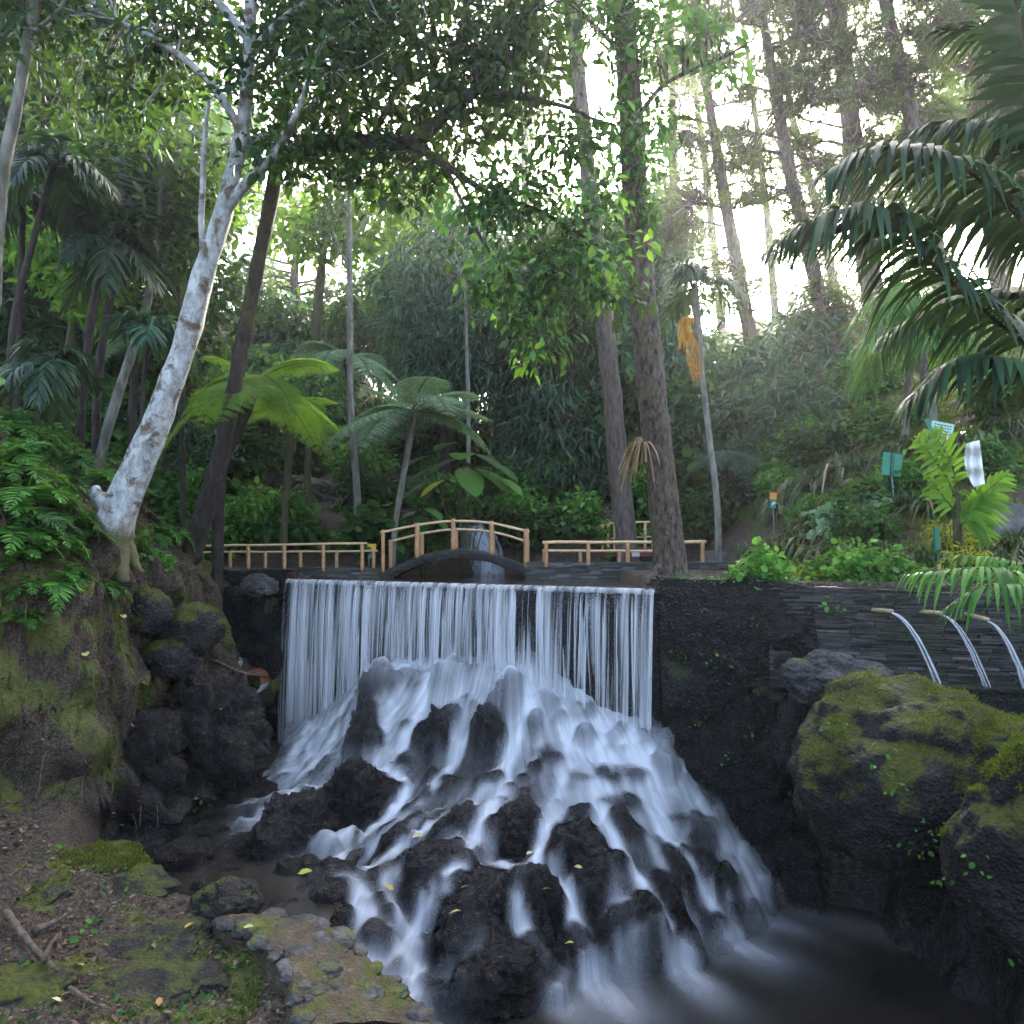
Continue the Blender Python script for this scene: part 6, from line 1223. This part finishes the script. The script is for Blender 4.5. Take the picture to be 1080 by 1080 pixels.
tag(g.build('moss_tufts', ML_MOSS), 'fuzzy yellow green moss on the left bank', 'moss', None, 'stuff')
ML_LITTER = mat_leaf('leaf_litter', (.022, .013, .008), (.065, .04, .024), (.22, .16, .11), .1, .8, .2)
g = G(); p = bankpts(16000, rng, -8, -.8, 3.8, 12.5, lambda x, y: mk(onbank * .9 + terr_m * .9)(x, y) * (1 - .8 * mk(wetm)(x, y))); n = len(p)
g.inst(LEAF[0], LEAF[1], p + (0, 0, .012), rng.normal(0, 1, (n, 3)) * (1, 1, .35), rng.normal(0, .3, (n, 3)) + (0, -.2, 1), rng.uniform(.025, .075, (n, 1)))
tag(g.build('leaf_litter', ML_LITTER), 'brown leaf litter scattered over the left bank and ground', 'leaf litter', None, 'stuff')
g = G(); p = bankpts(9000, rng, -8, -3.6, 6, 12.5, mk(onbank * (1 - .6 * wetm)))
for c in p[:2200]: q = arch(c - (0, 0, .02), rng.uniform(3.4, 6), rng.uniform(.08, .32), rng.uniform(-.2, 1.0), rng.uniform(.6, 1.8)); g.tube(q, .0035, 3, cap=False)
tag(g.build('dry_stems', ML_LITTER), 'dry hanging stems and rootlets on the left bank', 'dry stems', None, 'stuff')
g = G(); p = bankpts(5200, rng, -8, -3.4, 5, 12.8, lambda x, y: mk(onbank)(x, y) * .7 * (vn(np.c_[x * 1.7, y * 1.7, x * 0], 4) > .05)); blades(g, p, .16, .018, rng, .55, .8)
p2_ = bankpts(26000, rng, -8, -.8, 4, 12.8, lambda x, y: (mk(onbank)(x, y) * .5 + mk(terr_m)(x, y) * .16) * (vn(np.c_[x * 1.1, y * 1.1, x * 0 + 5], 7) > .1)); clump_leaves(g, p2_, .05, 3, .05, rng, LEAF, -.2)
tag(g.build('bank_weeds', ML_MID), 'small green weeds and seedlings on the left bank', 'weeds', None, 'stuff')
g = G(); p = bankpts(260000, rng, 4.4, 16, 9, 26, lambda x, y: mk(grass * (grass > .1))(x, y) * np.clip(1.4 - y / 26, .2, 1)); blades(g, p, .10, .016, rng, 1, .5)
ML_GRASS = mat_leaf('hill_grass', (.05, .075, .012), (.11, .15, .028), (.24, .26, .07), .4, .6, .2); tag(g.build('hill_grass', ML_GRASS), 'short grass over the right garden slope', 'grass', None, 'stuff')
g = G(); q = np.array([ray(rng.uniform(788, 905), rng.uniform(588, 612) + 0, 9.7) for _ in range(420)]); q = q[vn(q * 3.1, 8) > -.35]; clump_leaves(g, q + (0, 0, .03), .09, 11, .06, rng, ROUND, -.2, .6); tag(g.build('ground_cover', ML_COVER), 'lime green ground cover along the top of the right wall', 'ground cover', None, 'stuff')
g = G(); q = np.array([ray(rng.uniform(905, 1080), rng.uniform(585, 618), 8.3) for _ in range(260)]); clump_leaves(g, q + (0, 0, .03), .09, 8, .06, rng, LEAF, -.2, .5)
q = np.array([P(rng.uniform(700, 830), 612 + rng.uniform(0, 6), L(0) * 0 + 10.0) for _ in range(50)]); q[:, 1] = L(q[:, 0]) + rng.uniform(-.1, .2, 50); q[:, 2] = 3.96; clump_leaves(g, q, .1, 8, .045, rng, LEAF, .1, .4); tag(g.build('wall_top_weeds', ML_MID), 'low weeds on top of the right wall', 'weeds', None, 'stuff')
# sprigs on the boulders and wall faces
def proto_sprig(seed, ml, n=9, size=.08):
    rng = rs(seed); g = G(); clump_leaves(g, [(0, 0, 0)], .16, n, size, rng, ROUND, .35, .8); o = g.build('leaf_sprig', ml); return tag(o, 'sprig', 'sprig')
class One(Fleet):
    pass
SPR = [One(proto_sprig(310, ML_BRIGHT, 16, .05)), One(proto_sprig(311, ML_MID, 20, .045)), One(proto_sprig(312, ML_BRIGHT, 11, .04))]
for o_ in SPR: o_.root['label'] = 'small green sprig growing from the damp rock'
def on_objects(px, py):
    dg = bpy.context.evaluated_depsgraph_get(); o = Vector((0, 0, ZC)); d = Vector(P(px, py, 1.0)) - o; d.normalize(); h = sc.ray_cast(dg, o, d); return np.array(h[1]) - np.array(d) * .04 if h[0] else None
bpy.context.view_layer.update()
spots = [(965, 895, 'sprig hanging from the underside of the huge mossy boulder'), (985, 870, 'leafy sprig at the lower right of the huge mossy boulder'), (1040, 915, 'trailing sprig on the right edge boulder'), (1062, 1008, 'bright sprig at the waterline under the right edge boulder'), (880, 765, 'sprig on the upper left shoulder of the huge mossy boulder'), (920, 800, 'tiny sprig on the face of the huge mossy boulder'), (945, 830, 'tiny sprig in the middle of the huge mossy boulder'), (795, 770, 'sprig on the dark wall right of the cascade'), (760, 700, 'sprig on the upper dark right wall'), (740, 760, 'sprig low on the dark wall next to the curtain'), (835, 830, 'sprig beside the dark hollow'), (218, 845, 'bright sprig at the foot of the black lava rock'), (875, 638, 'fern sprig rooted in the slate wall'), (937, 632, 'sprig above the leftmost spout'), (150, 740, 'sprig on the mossy bank above the black rock'), (60, 900, 'sprig on the ground by the mossy hump'), (110, 928, 'pale sprig on the left ground'), (130, 960, 'sprig beside the greenish rock'), (95, 983, 'light green sprig near the dead sticks'), (215, 1000, 'sprig on the flat brown rock'), (200, 940, 'sprig where the stream meets the left ground'), (1000, 930, 'sprig under the right boulders'), (740, 640, 'sprig at the top of the dark right wall'), (770, 800, 'sprig near the leaning damp rock'), (720, 690, 'tiny sprig beside the right curtain edge'), (800, 655, 'sprig near the slate wall corner')]
hits = [on_objects(a, b) for a, b, _ in spots]; rng = rs(320)
for k, ((px, py, lab), h) in enumerate(zip(spots, hits)):
    if h is not None: SPR[k % 3].put(h, rng.uniform(0, 6), rng.uniform(.7, 1.25), lab, 'green sprigs on rock and wall')
def fuzz(o, n, zmin, thr, ln=.05):
    me = o.data; V = np.zeros(len(me.vertices) * 3); me.vertices.foreach_get('co', V); V = V.reshape(-1, 3); Nn = np.zeros(len(V) * 3); me.vertices.foreach_get('normal', Nn); Nn = Nn.reshape(-1, 3)
    W_ = V + np.array(o.location); k = np.nonzero((Nn[:, 2] > zmin) & (fbm(W_ * 2.6, 4, 17) + .5 * Nn[:, 2] > thr) & (Nn[:, 1] < .5))[0]
    if not len(k): return
    k = rng.choice(k, n); p = V[k] + rng.normal(0, .012, (n, 3)); g = G(); d = Nn[k] + rng.normal(0, .5, (n, 3)); s = np.stack([np.full(n, .011), ln * rng.uniform(.4, 1.3, n), np.ones(n)], 1); g.inst(BLADE[0], BLADE[1], p - Nn[k] * .006, d, rng.normal(0, 1, (n, 3)), s)
    m_ = g.build('moss', ML_MOSS, o); m_['kind'] = 'stuff'
for o in list(COL.objects):
    if o.parent is None and o.type == 'MESH' and o.name.split('.')[0] in ('boulder', 'rock') and o.data.materials[0] in (M_MOSSROCK, M_DARKMOSS): fuzz(o, 9000 if max(o.dimensions) > 1.2 else 2200, .25, .62, .03)
# fallen leaves that can be told apart
g = G(); g.inst(LEAF[0] * np.array((1.3, 1, 1)), LEAF[1], [(0, -.5, 0)], [(0, 1, 0)], [(0, 0, 1)], [[1.0]]); 
ML_FALLEN, nt, out = newmat('fallen_yellow_leaf'); princ(nt, out, ramp(nt, nd(nt, 'ObjectInfo').outputs['Random'], [(0, (.30, .17, .06)), (.35, (.42, .38, .12)), (.7, (.5, .48, .3)), (1, (.3, .36, .06))]), .6, .3); FL = Fleet(tag(g.build('fallen_leaf', ML_FALLEN), 'leaf', 'leaf'))
LV = [(410, 697 + 239, 'cream leaf on the bare rock in the lower cascade'), (448, 985, 'pale leaf lying at the left chute edge'), (578, 938, 'yellow green leaf stuck between the rocks right of centre'), (610, 915, 'pale leaf on the dark rock right of the cascade centre'), (322, 920, 'greenish leaf on the rock by the stream end'), (440, 882, 'pale leaf on the wet rock left of the middle stream'), (490, 936, 'cream leaf on the biggest bare rock'), (200, 976, 'yellow leaf left of the cobbled ledge'), (262, 978, 'large yellow leaf on the cobbled ledge'), (232, 748, 'yellow leaf on the black lava rock of the bank'), (60, 1055, 'pale green leaf on the ground at the lower left'), (168, 1057, 'pale round leaf on the bottom ground'), (130, 650, 'tan leaf on the upper left bank'), (90, 690, 'pale leaf on the mossy bank'), (85, 1018, 'whitish leaf near the dead stick'), (480, 962, 'orange tinted leaf on the lower bare rock'), (20, 888, 'tan leaf by the left frame edge'), (600, 995, 'small pale leaf by the thin rivulets'), (560, 900, 'small yellow leaf on a wet rock in the centre')]
hits = [on_objects(a, b) for a, b, _ in LV]
for k, ((px, py, lab), h) in enumerate(zip(LV, hits)):
    if h is not None: FL.put(h + np.array((0, 0, .01)), rng.uniform(0, 6), px2m(rng.uniform(9, 16), h[1]), lab, 'fallen leaves', (rng.uniform(.2, .6), rng.uniform(-.3, .3)))
MB_STICK = mat_bark('dead_wood', (.05, .035, .025), (.17, .13, .10))
for pts, r0, lab in [([(8, 965), (30, 995), (62, 1028)], 4, 'dead stick slanting across the lower left corner'), ([(38, 985), (55, 978), (72, 968)], 4, 'short broken stick pointing up from the slanting one'), ([(48, 1015), (55, 1000), (64, 988)], 3, 'short pale stick on the lower left ground'), ([(75, 1045), (100, 1062), (118, 1068)], 2, 'thin twig on the bottom left ground'), ([(228, 700), (255, 712), (285, 716)], 2, 'thin root crossing the hollow in the left wall')]:
    hs = [on_objects(*p) for p in pts]
    if any(h is None for h in hs): continue
    q = spline(np.array(hs) + (0, -.02, .04), 10); g = G(); g.tube(q - q[0], np.linspace(px2m(r0, q[0][1]), px2m(r0 * .5, q[0][1]), 10), 7, rough=.2); o = g.build('dead_stick', MB_STICK); o.location = q[0].tolist(); tag(o, lab, 'stick')
# ------------------------------------------------------------------ haze
HAZE = 0.0010
m, nt, out = newmat('haze_air'); pv = nd(nt, 'VolumePrincipled'); pv.inputs['Color'].default_value = (.93, .96, 1, 1); pv.inputs['Density'].default_value = HAZE; pv.inputs['Anisotropy'].default_value = .75; lk(nt, pv.outputs[0], out.inputs[1])
zmin, zmax = float(Z.min()) - 1.5, max(45.0, float(Z.max()) + 25)
g = G(); g.box((0, 65, (zmin + zmax) / 2), (330, 240, zmax - zmin)); o = g.build('haze', m, smooth=False); tag(o, 'pale humid haze filling the gorge', 'haze', None, 'stuff')
